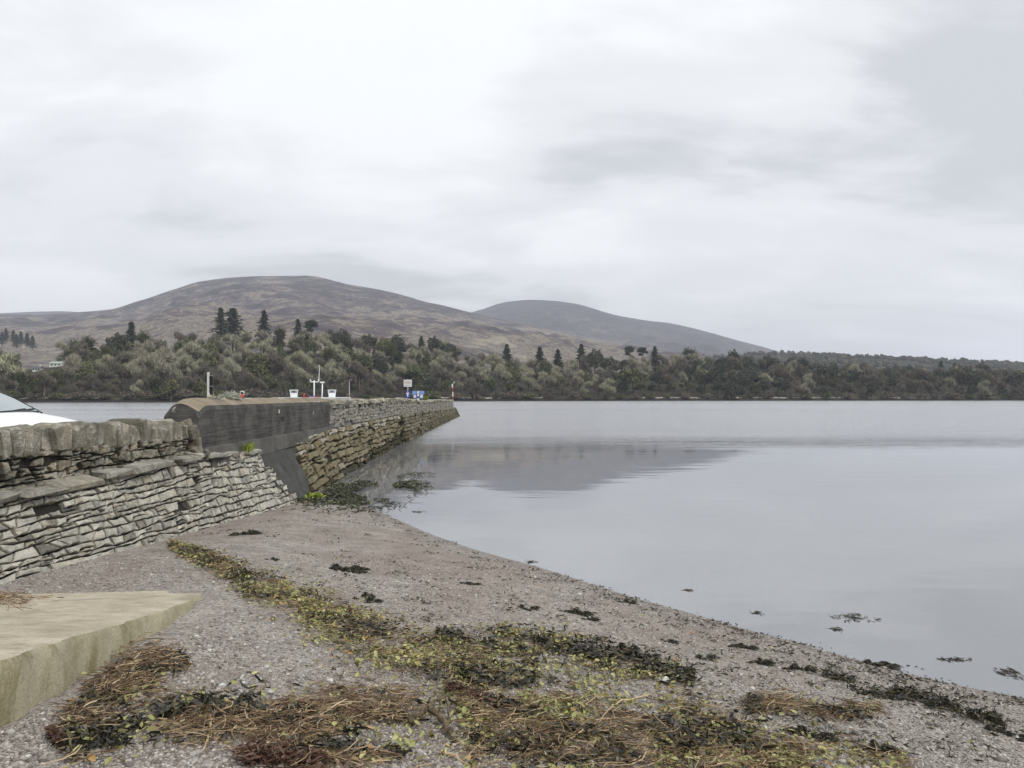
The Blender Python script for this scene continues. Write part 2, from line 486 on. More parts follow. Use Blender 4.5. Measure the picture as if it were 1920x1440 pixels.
M['straw'] = rnd_mat('dead_stalks', [(0, (0.06, 0.04, 0.027)), (0.35, (0.145, 0.095, 0.058)), (0.65, (0.24, 0.168, 0.102)), (0.85, (0.35, 0.26, 0.16)), (1, (0.50, 0.41, 0.27))], 0.85, 0.2)
M['weed'] = rnd_mat('seaweed_fronds', [(0, (0.010, 0.010, 0.008)), (0.5, (0.022, 0.02, 0.012)), (0.8, (0.05, 0.042, 0.018)), (1, (0.10, 0.085, 0.025))], 0.45, 0.5)
M['weed_green'] = rnd_mat('green_shore_weed', [(0, (0.012, 0.014, 0.010)), (0.45, (0.03, 0.032, 0.018)), (0.8, (0.07, 0.08, 0.03)), (1, (0.20, 0.22, 0.13))], 0.5, 0.5)
M['redweed'] = rnd_mat('red_brown_weed', [(0, (0.03, 0.012, 0.008)), (0.6, (0.075, 0.036, 0.022)), (1, (0.14, 0.08, 0.05))], 0.6, 0.4)
def drift_mat():
    m, nt, b = material('driftwood_bark')
    P = pos(nt)
    n1 = noise(nt, P, 38, 6, 0.7, 0.5)
    nt.links.new(ramp(nt, n1, [(0.34, (0.03, 0.022, 0.014)), (0.5, (0.15, 0.11, 0.065)), (0.68, (0.36, 0.28, 0.18))]), b.inputs['Base Color'])
    b.inputs['Roughness'].default_value = 0.9
    bump(nt, b, math_(nt, 'ADD', n1, noise(nt, P, 90, 4, 0.7)), 1.0, 0.02)
    return m
M['drift'] = drift_mat()
M['stick'] = plain('bleached_branch', (0.46, 0.35, 0.21), 0.8, var=0.25, scale=10)
M['moss'] = rnd_mat('dry_moss', [(0, (0.02, 0.018, 0.01)), (0.6, (0.06, 0.055, 0.025)), (1, (0.12, 0.11, 0.05))], 0.9, 0.1)
M['herb'] = rnd_mat('bright_herb_leaves', [(0, (0.07, 0.11, 0.02)), (0.5, (0.20, 0.27, 0.03)), (1, (0.38, 0.42, 0.06))], 0.7, 0.3)

# ================================================================== terrain functions
shore_px = [(560, 930), (640, 941), (690, 950), (720, 963), (800, 999), (900, 1034), (1000, 1061), (1100, 1091), (1200, 1124), (1300, 1151), (1400, 1180), (1500, 1206), (1600, 1236), (1700, 1262), (1800, 1286), (1920, 1309)]
SH = np.array([[at_z(a, b, 0.0).x, at_z(a, b, 0.0).y] for a, b in shore_px])
d_ = SH[-1] - SH[-3]; d_ /= np.linalg.norm(d_)
SH = np.vstack([[[-40, 34], [-9.5, 24.5]], SH, [SH[-1] + d_ * 6, SH[-1] + d_ * 18 + [6, 0], SH[-1] + d_ * 40 + [25, 0]]])
def shore_dist(x, y):
    """signed distance to the waterline, positive on land"""
    x = np.asarray(x, float); y = np.asarray(y, float)
    best = np.full(x.shape, 1e9); sgn = np.ones(x.shape)
    for a, b in zip(SH[:-1], SH[1:]):
        ab = b - a; L2 = ab @ ab
        t = np.clip(((x - a[0]) * ab[0] + (y - a[1]) * ab[1]) / L2, 0, 1)
        dx, dy = x - a[0] - t * ab[0], y - a[1] - t * ab[1]
        d = dx * dx + dy * dy
        cr = ab[0] * dy - ab[1] * dx
        m = d < best
        best = np.where(m, d, best); sgn = np.where(m, np.where(cr < 0, 1.0, -1.0), sgn)
    return np.sqrt(best) * sgn
def beach_z(x, y):
    x = np.asarray(x, float); y = np.asarray(y, float)
    d = shore_dist(x, y)
    z = np.where(d > 0, 0.14 * d, 0.11 * d)
    z = np.where(z > 1.0, 1.0 + (1 - np.exp(-(z - 1.0) * 1.2)) * 0.35, z)
    # the beach flattens towards the stone apron on the left
    cap = np.interp(y, [0, 6.0, 8.4, 11.6, 17.5, 22, 26], [1.0, 0.80, 0.62, 0.50, 0.22, 0.05, -0.1])
    w = sstep(-2.3, -4.4, x)
    zc = np.minimum(z, cap)
    z = np.where(z > 0, z * (1 - w) + zc * w, z)
    z = np.maximum(z, -2.6)
    und = fbm(x * 0.7, y * 0.7, 3, 5) * 0.035 + fbm(x * 3.1, y * 3.1, 3, 9) * 0.012
    fade = np.clip(np.abs(d) / 1.2, 0.12, 1)
    return z + und * fade
def on_beach(px, py):
    u, v = ray(px, py)
    lo, hi = 1.0, 60.0
    Ys = np.linspace(1.5, 40, 1600)
    g = EYE + v * Ys - beach_z(u * Ys, Ys)
    i = np.argmax(g < 0)
    Y = Ys[i - 1] + (Ys[i] - Ys[i - 1]) * g[i - 1] / (g[i - 1] - g[i])
    return Vector((u * Y, Y, EYE + v * Y))

# beach sheet (runs on under the water as the sea bed)
def axis(core0, core1, step, lo, hi):
    a = list(np.arange(core0, core1, step))
    s, v = step, core1
    while v < hi:
        a.append(v); s *= 1.25; v += s
    a.append(hi)
    s, v = step * 1.25, core0 - step
    pre = []
    while v > lo:
        pre.append(v); s *= 1.25; v -= s
    pre.append(lo)
    return np.array(pre[::-1] + a)
ax = axis(-8.0, 8.0, 0.085, -400, 900)
ay = axis(2.2, 22.0, 0.085, -120, 1100)
GX, GY = np.meshgrid(ax, ay)
GZ = beach_z(GX, GY)
nx, ny = len(ax), len(ay)
idx = np.arange(nx * ny).reshape(ny, nx)
quads = np.stack([idx[:-1, :-1], idx[:-1, 1:], idx[1:, 1:], idx[1:, :-1]], -1).reshape(-1, 4)
me = mesh_from('beach', np.stack([GX, GY, GZ], -1).reshape(-1, 3), quads, M['beach'], True)
tag(link('beach', me), kind='structure')

# ------------------------------------------------------------------ water
def water_mat():
    m, nt, b = material('sea_water')
    nt.nodes.remove(b)
    out = [n for n in nt.nodes if n.type == 'OUTPUT_MATERIAL'][0]
    P = pos(nt)
    sep = N(nt, 'ShaderNodeSeparateXYZ', {0: P})
    # breeze reaches the open water beyond the lee of the pier
    warp = noise(nt, mapping(nt, P, (0.03, 0.05, 1)), 1.0, 4, 0.6)
    yy = math_(nt, 'ADD', sep.outputs[1], math_(nt, 'MULTIPLY', math_(nt, 'SUBTRACT', warp, 0.5), 16.0))
    ruff = N(nt, 'ShaderNodeMapRange', {0: yy, 1: 36.0, 2: 60.0, 3: 0.0, 4: 1.0}, interpolation_type='SMOOTHSTEP').outputs[0]
    streak = ramp(nt, noise(nt, mapping(nt, P, (0.004, 0.035, 1)), 1.0, 4, 0.55), [(0.35, (0.75, 0.75, 0.75)), (0.6, (1, 1, 1))])
    ruff = math_(nt, 'MULTIPLY', ruff, streak)
    w1 = math_(nt, 'ADD', noise(nt, mapping(nt, P, (1.1, 2.6, 1)), 1.0, 3, 0.55, 0.3), math_(nt, 'MULTIPLY', noise(nt, mapping(nt, P, (0.16, 0.5, 1), (0, 0, 0.1)), 1.0, 3, 0.55), 1.6))
    w2 = noise(nt, mapping(nt, P, (0.12, 0.42, 1)), 1.0, 3, 0.5)
    w3 = noise(nt, mapping(nt, P, (0.55, 1.7, 1), (0, 0, 0.2)), 1.0, 3, 0.5)
    bh = math_(nt, 'ADD', math_(nt, 'MULTIPLY', w1, math_(nt, 'MULTIPLY', ruff, 0.12)),
               math_(nt, 'ADD', math_(nt, 'MULTIPLY', w2, 0.008), math_(nt, 'MULTIPLY', w3, 0.0024)))
    bn = N(nt, 'ShaderNodeBump', {'Strength': 1.0, 'Distance': 1.0, 'Height': bh})
    fr = N(nt, 'ShaderNodeFresnel', {'IOR': 3.5, 'Normal': bn.outputs[0]})
    rough = math_(nt, 'ADD', math_(nt, 'MULTIPLY', ruff, 0.20), 0.018)
    gl = N(nt, 'ShaderNodeBsdfGlossy', {'Color': (0.97, 0.975, 0.985, 1), 'Roughness': rough, 'Normal': bn.outputs[0]})
    murk = N(nt, 'ShaderNodeBsdfDiffuse', {'Color': (0.265, 0.268, 0.278, 1)})
    tr = N(nt, 'ShaderNodeBsdfTransparent', {'Color': (0.9, 0.9, 0.9, 1)})
    mx = N(nt, 'ShaderNodeMixShader', {0: 0.35, 1: murk.outputs[0], 2: tr.outputs[0]})
    top = N(nt, 'ShaderNodeMixShader', {0: fr.outputs[0], 1: mx.outputs[0], 2: gl.outputs[0]})
    nt.links.new(top.outputs[0], out.inputs[0])
    return m
M['water'] = water_mat()
me = mesh_from('water', [(-1500, -100, 0), (1500, -100, 0), (1500, 1050, 0), (-1500, 1050, 0)], [(0, 1, 2, 3)], M['water'])
tag(link('water', me), kind='structure')

# ================================================================== far shore, hills
def px_t(px): return (np.asarray(px, float) - 960.0) / FPX
D_PX = [-1600, -900, 0, 300, 600, 860, 1300, 1920, 2800, 3600]
D_V = [300, 330, 368, 380, 428, 480, 535, 572, 600, 620]
def shoreD(px): return np.interp(px, D_PX, D_V) + 5 * fbm(np.asarray(px, float) / 130.0, np.zeros_like(np.asarray(px, float)), 3, 21)
TOP_PX = [-1600, -600, 0, 100, 200, 300, 400, 500, 600, 700, 800, 900, 1000, 1100, 1200, 1300, 1400, 1500, 1600, 1700, 1800, 1920, 2400, 3600]
TOP_Y = [655, 655, 653, 644, 634, 628, 624, 622, 624, 630, 638, 654, 672, 668, 660, 660, 662, 672, 679, 688, 685, 689, 692, 700]
WOODW = 170.0
def groundG(px):
    D = np.interp(px, D_PX, D_V) + WOODW
    ztop = EYE + (HORIZON - np.interp(px, TOP_PX, TOP_Y)) / FPX * D
    return np.maximum(ztop - 15.5, 5.0)
def far_ground(px, Y):
    px = np.asarray(px, float); Y = np.asarray(Y, float)
    s = Y - shoreD(px)
    z = np.where(s < 0, 0.12 * s, np.where(s < 12, 1.9 * sstep(-2, 12, s), 1.9))
    z = z + (groundG(px) - 2) * np.clip((s - 12) / (WOODW - 12), 0, 1) ** 0.9
    z = z + np.clip(s - WOODW, 0, 400) * 0.02
    return z + np.clip(s, 0, 25) / 25 * 0.9 * fbm(px / 60, Y / 25, 3, 31)
def polar_grid(pxs, Ys, zf):
    PX, YY = np.meshgrid(pxs, Ys)
    Z = zf(PX, YY)
    V = np.stack([px_t(PX) * YY, YY, Z], -1).reshape(-1, 3)
    n, m = len(pxs), len(Ys)
    i = np.arange(n * m).reshape(m, n)
    return V, np.stack([i[:-1, :-1], i[:-1, 1:], i[1:, 1:], i[1:, :-1]], -1).reshape(-1, 4)

def shore_ground_mat():
    m, nt, b = material('wood_floor_and_shore')
    P = pos(nt)
    z = N(nt, 'ShaderNodeSeparateXYZ', {0: P}).outputs[2]
    n = noise(nt, P, 0.25, 5, 0.6)
    zz = math_(nt, 'ADD', z, math_(nt, 'MULTIPLY', n, 0.9))
    c = ramp(nt, math_(nt, 'MULTIPLY', zz, 0.25), [(0.0, (0.018, 0.016, 0.013)), (0.46, (0.028, 0.025, 0.02)), (0.54, (0.13, 0.115, 0.07)), (0.62, (0.06, 0.055, 0.035)), (1.0, (0.035, 0.032, 0.022))])
    nt.links.new(c, b.inputs['Base Color']); b.inputs['Roughness'].default_value = 0.95
    b.inputs['Specular IOR Level'].default_value = 0.15
    return m
M['farground'] = shore_ground_mat()
Ys_rel = np.concatenate([np.linspace(-8, 14, 12), np.linspace(18, WOODW, 16), np.linspace(190, 480, 10)])
pxs = np.linspace(-1500, 3500, 420)
PXg, SR = np.meshgrid(pxs, Ys_rel)
YYg = shoreD(PXg) + SR
Zg = far_ground(PXg, YYg)
n_, m_ = len(pxs), len(Ys_rel)
ii = np.arange(n_ * m_).reshape(m_, n_)
me = mesh_from('far_shore', np.stack([px_t(PXg) * YYg, YYg, Zg], -1).reshape(-1, 3), np.stack([ii[:-1, :-1], ii[:-1, 1:], ii[1:, 1:], ii[1:, :-1]], -1).reshape(-1, 4), M['farground'], True)
tag(link('far_shore', me), kind='structure')

def heath_mat(name, cols, sc=1.0):
    m, nt, b = material(name)
    P = mapping(nt, pos(nt), (1, 0.8, 1.6))
    n1 = noise(nt, P, 0.0042 * sc, 9, 0.66, 0.6)
    n2 = noise(nt, mapping(nt, P, loc=(500, 200, 90)), 0.017 * sc, 7, 0.7)
    n3 = noise(nt, mapping(nt, P, loc=(90, 700, 30)), 0.0016 * sc, 4, 0.6)
    f = math_(nt, 'ADD', math_(nt, 'MULTIPLY', n1, 0.42), math_(nt, 'MULTIPLY', n2, 0.58))
    z = N(nt, 'ShaderNodeSeparateXYZ', {0: pos(nt)}).outputs[2]
    # grass low down, heather and rock towards the summit
    f = math_(nt, 'ADD', f, math_(nt, 'MULTIPLY', math_(nt, 'SUBTRACT', 200.0, z), 0.00026))
    f = math_(nt, 'ADD', f, math_(nt, 'MULTIPLY', math_(nt, 'SUBTRACT', n3, 0.5), 0.22))
    c = ramp(nt, f, [(p, k) for p, k in cols])
    nt.links.new(c, b.inputs['Base Color']); b.inputs['Roughness'].default_value = 0.95
    b.inputs['Specular IOR Level'].default_value = 0.1
    bump(nt, b, math_(nt, 'ADD', n1, n2), 1.0, 70.0)
    return m
HC = [(0.42, (0.088, 0.077, 0.086)), (0.47, (0.155, 0.134, 0.142)), (0.51, (0.21, 0.18, 0.172)), (0.545, (0.42, 0.365, 0.285)), (0.575, (0.21, 0.182, 0.174)), (0.63, (0.48, 0.425, 0.335))]
M['heath'] = heath_mat('heath', HC)
M['heath2'] = heath_mat('heath_far', [(0.42, (0.07, 0.067, 0.078)), (0.47, (0.11, 0.10, 0.106)), (0.52, (0.13, 0.12, 0.118)), (0.56, (0.23, 0.205, 0.17)), (0.63, (0.20, 0.18, 0.15))], 0.8)
def hill(name, prof, R, Y0, Yb, zfoot, mat, power, amp, seed, pstep=9, px0=None, px1=None, rows=70):
    P_, Y_ = [p for p, _ in prof], [y for _, y in prof]
    px0 = P_[0] if px0 is None else px0; px1 = P_[-1] if px1 is None else px1
    pxs = np.arange(px0, px1 + pstep, pstep)
    Ys = np.concatenate([Y0 + (R - Y0) * np.linspace(0, 1, rows) ** 1.05, R + (Yb - R) * np.linspace(0.06, 1, 12)])
    def zf(PX, YY):
        rz = EYE + (HORIZON - np.interp(PX, P_, Y_)) / FPX * R
        k = 9
        rz = sum(EYE + (HORIZON - np.interp(PX + o, P_, Y_)) / FPX * R for o in (-14, -7, 0, 7, 14)) / 5
        f = np.clip((YY - Y0) / (R - Y0), 0, 1)
        zb = zfoot(PX) if callable(zfoot) else zfoot
        z = zb + np.maximum(rz - zb, 0.0) * f ** power
        back = np.clip((YY - R) / (Yb - R), 0, 1)
        z = np.where(YY > R, np.maximum(rz, zb) * (1 - back ** 1.6) - 5 * back, z)
        X = px_t(PX) * YY
        env = np.clip(f * 3, 0, 1) * np.clip((1 - f) * 5, 0.10, 1)
        z = z + amp * env * (fbm(X / 420, YY / 420, 5, seed, 0.55) + 0.35 * (1 - 2 * np.abs(fbm(X / 170, YY / 230, 4, seed + 9))) - 0.2)
        return z
    V, F = polar_grid(pxs, Ys, zf)
    me = mesh_from(name, V, F, mat, True)
    return tag(link(name, me), kind='structure')
hill1 = [(-1500, 640), (-700, 612), (-300, 600), (-100, 592), (0, 588), (80, 590), (160, 586), (185, 583), (215, 580), (250, 567), (290, 555), (330, 541), (362, 531), (400, 524), (450, 519), (520, 516), (585, 515), (610, 521), (650, 533), (700, 541), (740, 549), (790, 564), (830, 573), (880, 586), (930, 597), (980, 607), (1050, 622), (1150, 641), (1230, 664), (1320, 690), (1500, 725), (1700, 740)]
hill('hill', hill1, 3300, 640, 5200, lambda PX: np.maximum(far_ground(PX, 640.0 + 0 * PX) - 3, 0.0) * (1 - sstep(1250, 1500, PX)), M['heath'], 1.25, 60, 41, px1=1700)
hill2 = [(-200, 690), (500, 640), (760, 606), (850, 591), (880, 586), (905, 579), (940, 568), (975, 563), (1010, 562), (1045, 564), (1085, 570), (1120, 581), (1145, 589), (1180, 595), (1220, 602), (1250, 604), (1290, 612), (1330, 623), (1380, 637), (1420, 648), (1460, 660), (1520, 672), (1600, 690), (1800, 725)]
hill('second_hill', hill2, 5600, 2300, 7600, 40.0, M['heath2'], 1.1, 75, 77, px1=1800)
ridge3 = [(-1400, 600), (-500, 586), (-100, 589), (0, 587), (60, 584), (120, 583), (160, 586), (240, 600), (330, 640)]
hill('distant_ridge', ridge3, 9000, 6000, 10500, 20.0, M['heath2'], 1.0, 30, 91, pstep=15, rows=30)
lowr = [(1000, 735), (1180, 690), (1300, 672), (1400, 664), (1460, 662), (1520, 665), (1600, 668), (1680, 672), (1760, 675), (1850, 679), (1920, 682), (2200, 684), (2800, 690), (3500, 700)]
M['farfield'] = heath_mat('far_fields', [(0.3, (0.03, 0.036, 0.026)), (0.5, (0.05, 0.056, 0.036)), (0.62, (0.10, 0.115, 0.06)), (0.8, (0.13, 0.12, 0.08))], 3.0)
hill('low_ridge', lowr, 1900, 900, 3000, 14.0, M['farfield'], 1.0, 8, 55, pstep=15, rows=40)

# ------------------------------------------------------------------ tree prototypes (unit: metres, about 13 m tall)
def rot_to(d):
    return Vector((0, 0, 1)).rotation_difference(Vector(d).normalized())
def lobes_points(lobes, n, rng, shell=0.55):
    P, Nn = [], []
    w = np.array([l[3] * l[4] for l in lobes]); w = w / w.sum()
    for k in rng.choice(len(lobes), n, p=w):
        cx, cy, cz, rx, rz = lobes[k]
        d = rng.normal(size=3); d /= np.linalg.norm(d)
        if d[2] < -0.35: d[2] *= 0.3
        r = shell + (1 - shell) * rng.random() ** 0.6
        r *= 1 + 0.16 * math.sin(5 * d[0] + 7 * d[1] + k)
        P.append((cx + d[0] * rx * r, cy + d[1] * rx * r, cz + d[2] * rz * r)); Nn.append(d)
    return np.array(P), np.array(Nn)
def cards(P, D, L, Wd, rng, spread=0.8):
    """thin triangles (twigs, leaf sprays) rooted near P pointing about D"""
    n = len(P)
    d = D + rng.normal(size=(n, 3)) * spread
    d /= np.linalg.norm(d, axis=1)[:, None]
    a = np.cross(d, rng.normal(size=(n, 3))); a /= np.linalg.norm(a, axis=1)[:, None]
    l = (L[0] + (L[1] - L[0]) * rng.random(n))[:, None]; w = (Wd[0] + (Wd[1] - Wd[0]) * rng.random(n))[:, None]
    V = np.stack([P - d * l * 0.5 - a * w * 0.5, P - d * l * 0.5 + a * w * 0.5, P + d * l * 0.5 + a * w * 0.18, P + d * l * 0.5 - a * w * 0.18], 1).reshape(-1, 3)
    F = np.arange(4 * n).reshape(n, 4)
    return V, F
def trunk_mesh(name, mat, h, r, limbs, rng, bend=0.5):
    b = MB()
    pts = [Vector((0, 0, -0.8))] + [Vector((bend * math.sin(2.1 * k / 4) * 0.4, bend * k / 8, h * k / 4)) for k in range(1, 5)]
    b.tube(pts, [r * 1.25, r, r * 0.8, r * 0.55, r * 0.2], 6)
    for _ in range(limbs):
        k = rng.uniform(0.3, 0.85)
        p0 = pts[1].lerp(pts[4], k)
        a = rng.uniform(0, 6.28); L = h * rng.uniform(0.25, 0.5)
        p1 = p0 + Vector((math.cos(a) * L * 0.5, math.sin(a) * L * 0.5, L * 0.35))
        p2 = p1 + Vector((math.cos(a + 0.4) * L * 0.35, math.sin(a + 0.4) * L * 0.35, L * 0.45))
        b.tube([p0, p1, p2], [r * 0.45, r * 0.28, r * 0.08], 5)
    return mesh_from(name, np.array(b.V), b.F, mat, True)
def crown_mat(name, a, b_, c_, rough=0.8):
    m, nt, b = material(name)
    r = N(nt, 'ShaderNodeObjectInfo').outputs['Random']
    isl = nt.nodes.new('ShaderNodeNewGeometry').outputs['Random Per Island']
    base = ramp(nt, r, [(0, a), (0.5, b_), (1, c_)])
    v = ramp(nt, isl, [(0, (0.65, 0.66, 0.62)), (1, (1.3, 1.3, 1.28))])
    nt.links.new(mixc(nt, 1.0, base, v, 'MULTIPLY'), b.inputs['Base Color'])
    b.inputs['Roughness'].default_value = rough
    b.inputs['Specular IOR Level'].default_value = 0.15
    return m
M['bark'] = plain('tree_bark', (0.12, 0.105, 0.08), 0.95, var=0.4, scale=1.2)
M['twig'] = crown_mat('bare_twigs', (0.265, 0.245, 0.195), (0.315, 0.302, 0.228), (0.345, 0.345, 0.24))
M['twig_dark'] = crown_mat('bare_twigs_dark', (0.125, 0.112, 0.094), (0.165, 0.144, 0.114), (0.145, 0.138, 0.102))
M['ever'] = crown_mat('evergreen_leaves', (0.09, 0.102, 0.05), (0.115, 0.126, 0.062), (0.14, 0.142, 0.07))
M['ever_dark'] = crown_mat('dark_evergreen_leaves', (0.056, 0.064, 0.047), (0.072, 0.078, 0.053), (0.092, 0.090, 0.058))
M['ivy'] = crown_mat('ivy_leaves', (0.048, 0.058, 0.026), (0.060, 0.066, 0.030), (0.08, 0.085, 0.035))
M['needle'] = crown_mat('conifer_needles', (0.034, 0.046, 0.036), (0.046, 0.060, 0.043), (0.060, 0.070, 0.045))
rngT = np.random.default_rng(5)
PROTO = {}
def proto(kind, trunk, crowns):
    PROTO[kind] = (trunk, crowns)
def dome_lobes(rng, R, h, n, flat=0.75):
    L = [(0, 0, h * 0.62, R * 0.75, R * flat)]
    for k in range(n):
        a = 6.28 * k / n + rng.uniform(-0.4, 0.4)
        rr = R * rng.uniform(0.35, 0.6)
        L.append((math.cos(a) * R * 0.55, math.sin(a) * R * 0.55, h * rng.uniform(0.42, 0.72), rr, rr * flat * rng.uniform(0.8, 1.1)))
    return L
for k in range(3):
    lb = []
    for q in range(9 + k):
        a_ = q * 2.4 + k; zz_ = 4.0 + 7.2 * ((q * 0.618 + 0.13 * k) % 1.0); rr_ = (3.3 - 1.6 * abs(zz_ - 7.5) / 4.5) * rngT.uniform(0.75, 1.1)
        lb.append((math.cos(a_) * rr_ * 0.8, math.sin(a_) * rr_ * 0.8, zz_, rngT.uniform(1.3, 2.1), rngT.uniform(1.5, 2.4)))
    P, D = lobes_points(lb, 2600, rngT, 0.2)
    V, F = cards(P, D * 0.7 + np.array([0, 0, 0.75]), (0.9, 1.9), (0.10, 0.24), rngT, 0.45)
    tr = trunk_mesh('trunk', M['bark'], 9.5, 0.36, 6, rngT)
    proto('bare%d' % k, tr, mesh_from('crown', V, F, M['twig']))
    proto('baredark%d' % k, tr, mesh_from('crown', V, F, M['twig_dark']))
for k in range(3):
    lb = dome_lobes(rngT, 4.4, 12.0, 7 + k, (0.8, 1.05, 1.25)[k])
    P, D = lobes_points(lb, 2300, rngT, 0.62)
    V, F = cards(P, D, (0.5, 1.0), (0.45, 0.85), rngT, 0.9)
    tr = trunk_mesh('trunk', M['bark'], 8.5, 0.4, 4, rngT)
    proto('ever%d' % k, tr, mesh_from('crown', V, F, M['ever']))
    proto('everdark%d' % k, tr, mesh_from('crown', V, F, M['ever_dark']))
# ivy clad tree: narrow green column with bare twigs at the head
lb = [(0.2 * math.sin(z), 0.2 * math.cos(z), z, 1.5 + 0.5 * math.sin(z * 1.7), 1.3) for z in (1.2, 2.8, 4.4, 6.0, 7.6, 9.0, 10.2)]
P, D = lobes_points(lb, 1500, rngT, 0.6)
V1, F1 = cards(P, D, (0.45, 0.9), (0.4, 0.7), rngT, 0.9)
P, D = lobes_points([(0, 0, 10.5, 2.6, 2.2), (1.0, 0.5, 9.0, 2.0, 1.8), (-1.2, 0, 9.3, 1.9, 1.7)], 500, rngT, 0.3)
V2, F2 = cards(P, D + np.array([0, 0, 0.5]), (0.9, 1.6), (0.1, 0.2), rngT, 0.5)
proto('ivy', trunk_mesh('trunk', M['bark'], 11.0, 0.35, 5, rngT), mesh_from('crown', np.vstack([V1, V2]), np.vstack([F1, F2 + len(V1)]), M['ivy']))
# conifers: tiers of drooping sprays
def conifer(kind, h, r0, gaps, rng, top=0.0, ragged=0.25, n=2300):
    P, D = [], []
    for _ in range(n):
        z = h * (gaps + (1 - gaps) * rng.random() ** 0.8)
        f = 1 - (z / h - gaps) / (1 - gaps)
        tier = 0.72 + 0.28 * math.cos(z * 5.2)
        a = rng.uniform(0, 6.28)
        R = (r0 * f ** 0.75 + top) * tier * (1 + ragged * math.sin(3 * a + z * 1.7) + ragged * rng.uniform(-0.6, 0.4))
        q = R * (0.3 + 0.7 * rng.random() ** 0.6)
        P.append((math.cos(a) * q, math.sin(a) * q, z - 0.22 * q)); D.append((math.cos(a), math.sin(a), -0.15))
    V, F = cards(np.array(P), np.array(D), (0.7, 1.3), (0.25, 0.5), rng, 0.35)
    b = MB(); b.tube([(0, 0, -0.8), (0, 0, h * 0.5), (0, 0, h * 0.98)], [0.35, 0.24, 0.04], 6)
    proto(kind, mesh_from('trunk', np.array(b.V), b.F, M['bark'], True), mesh_from('crown', V, F, M['needle']))
conifer('fir', 14, 3.8, 0.10, rngT, 0.1, 0.5, 1700)
conifer('slim_fir', 16, 2.6, 0.2, rngT, 0.35, 0.8, 1150)
conifer('old_fir', 17, 4.8, 0.2, rngT, 0.6, 0.75, 1800)
# pine: bare trunk with an irregular flat head
lb = [(0, 0, 12.2, 3.0, 1.2), (1.8, 0.4, 11.2, 2.1, 0.9), (-1.9, -0.3, 10.6, 2.0, 0.9), (0.3, 1.4, 9.4, 1.7, 0.8)]
P, D = lobes_points(lb, 1200, rngT, 0.5)
V, F = cards(P, D, (0.5, 1.0), (0.3, 0.55), rngT, 0.9)
proto('pine', trunk_mesh('trunk', M['bark'], 11.6, 0.3, 4, rngT), mesh_from('crown', V, F, M['needle']))
# low shore bush
P, D = lobes_points([(0, 0, 1.6, 2.6, 1.9), (2.1, 0.4, 1.2, 1.8, 1.5), (-2.2, 0.2, 1.3, 1.9, 1.5), (0.4, -0.5, 2.6, 1.5, 1.3)], 1100, rngT, 0.5)
V, F = cards(P, D, (0.4, 0.8), (0.2, 0.45), rngT, 0.8)
b = MB()
for a in range(5): b.tube([(0, 0, -0.3), (math.cos(a * 1.26) * 0.8, math.sin(a * 1.26) * 0.8, 1.6), (math.cos(a * 1.26) * 1.6, math.sin(a * 1.26) * 1.5, 2.8)], [0.12, 0.08, 0.02], 5)
proto('bush', mesh_from('stem', np.array(b.V), b.F, M['bark'], True), mesh_from('foliage', V, F, M['twig_dark']))
proto('greenbush', PROTO['bush'][0], mesh_from('foliage', V, F, M['ever']))
PH = {'ivy': 12.4, 'fir': 14.2, 'slim_fir': 16.2, 'old_fir': 17.2, 'pine': 13.2, 'bush': 3.9, 'greenbush': 3.9}
def plant(kind, px, Y, height, label, group=None, name=None, cat='tree', widen=1.0, sink=0.0):
    t = float(px_t(px))
    z = float(far_ground(px, Y)) - sink
    base = PH.get(kind, 12.3 if kind.startswith('bare') else 12.0)
    s = height / base
    root = empty(name or ('bare_tree' if kind.startswith('bare') else 'evergreen_tree' if kind.startswith('ever') else 'ivy_clad_tree' if kind == 'ivy' else 'pine_tree' if kind == 'pine' else 'shrub' if 'bush' in kind else 'fir_tree'), (t * Y, Y, z), random.uniform(0, 6.28))
    w = s * widen
    root.scale = (w, w, s)
    tr, cw = PROTO[kind]
    link('stem' if 'bush' in kind else 'trunk', tr, root)
    link('foliage' if 'bush' in kind else 'crown', cw, root)
    tag(root, label, cat, group)
    return root

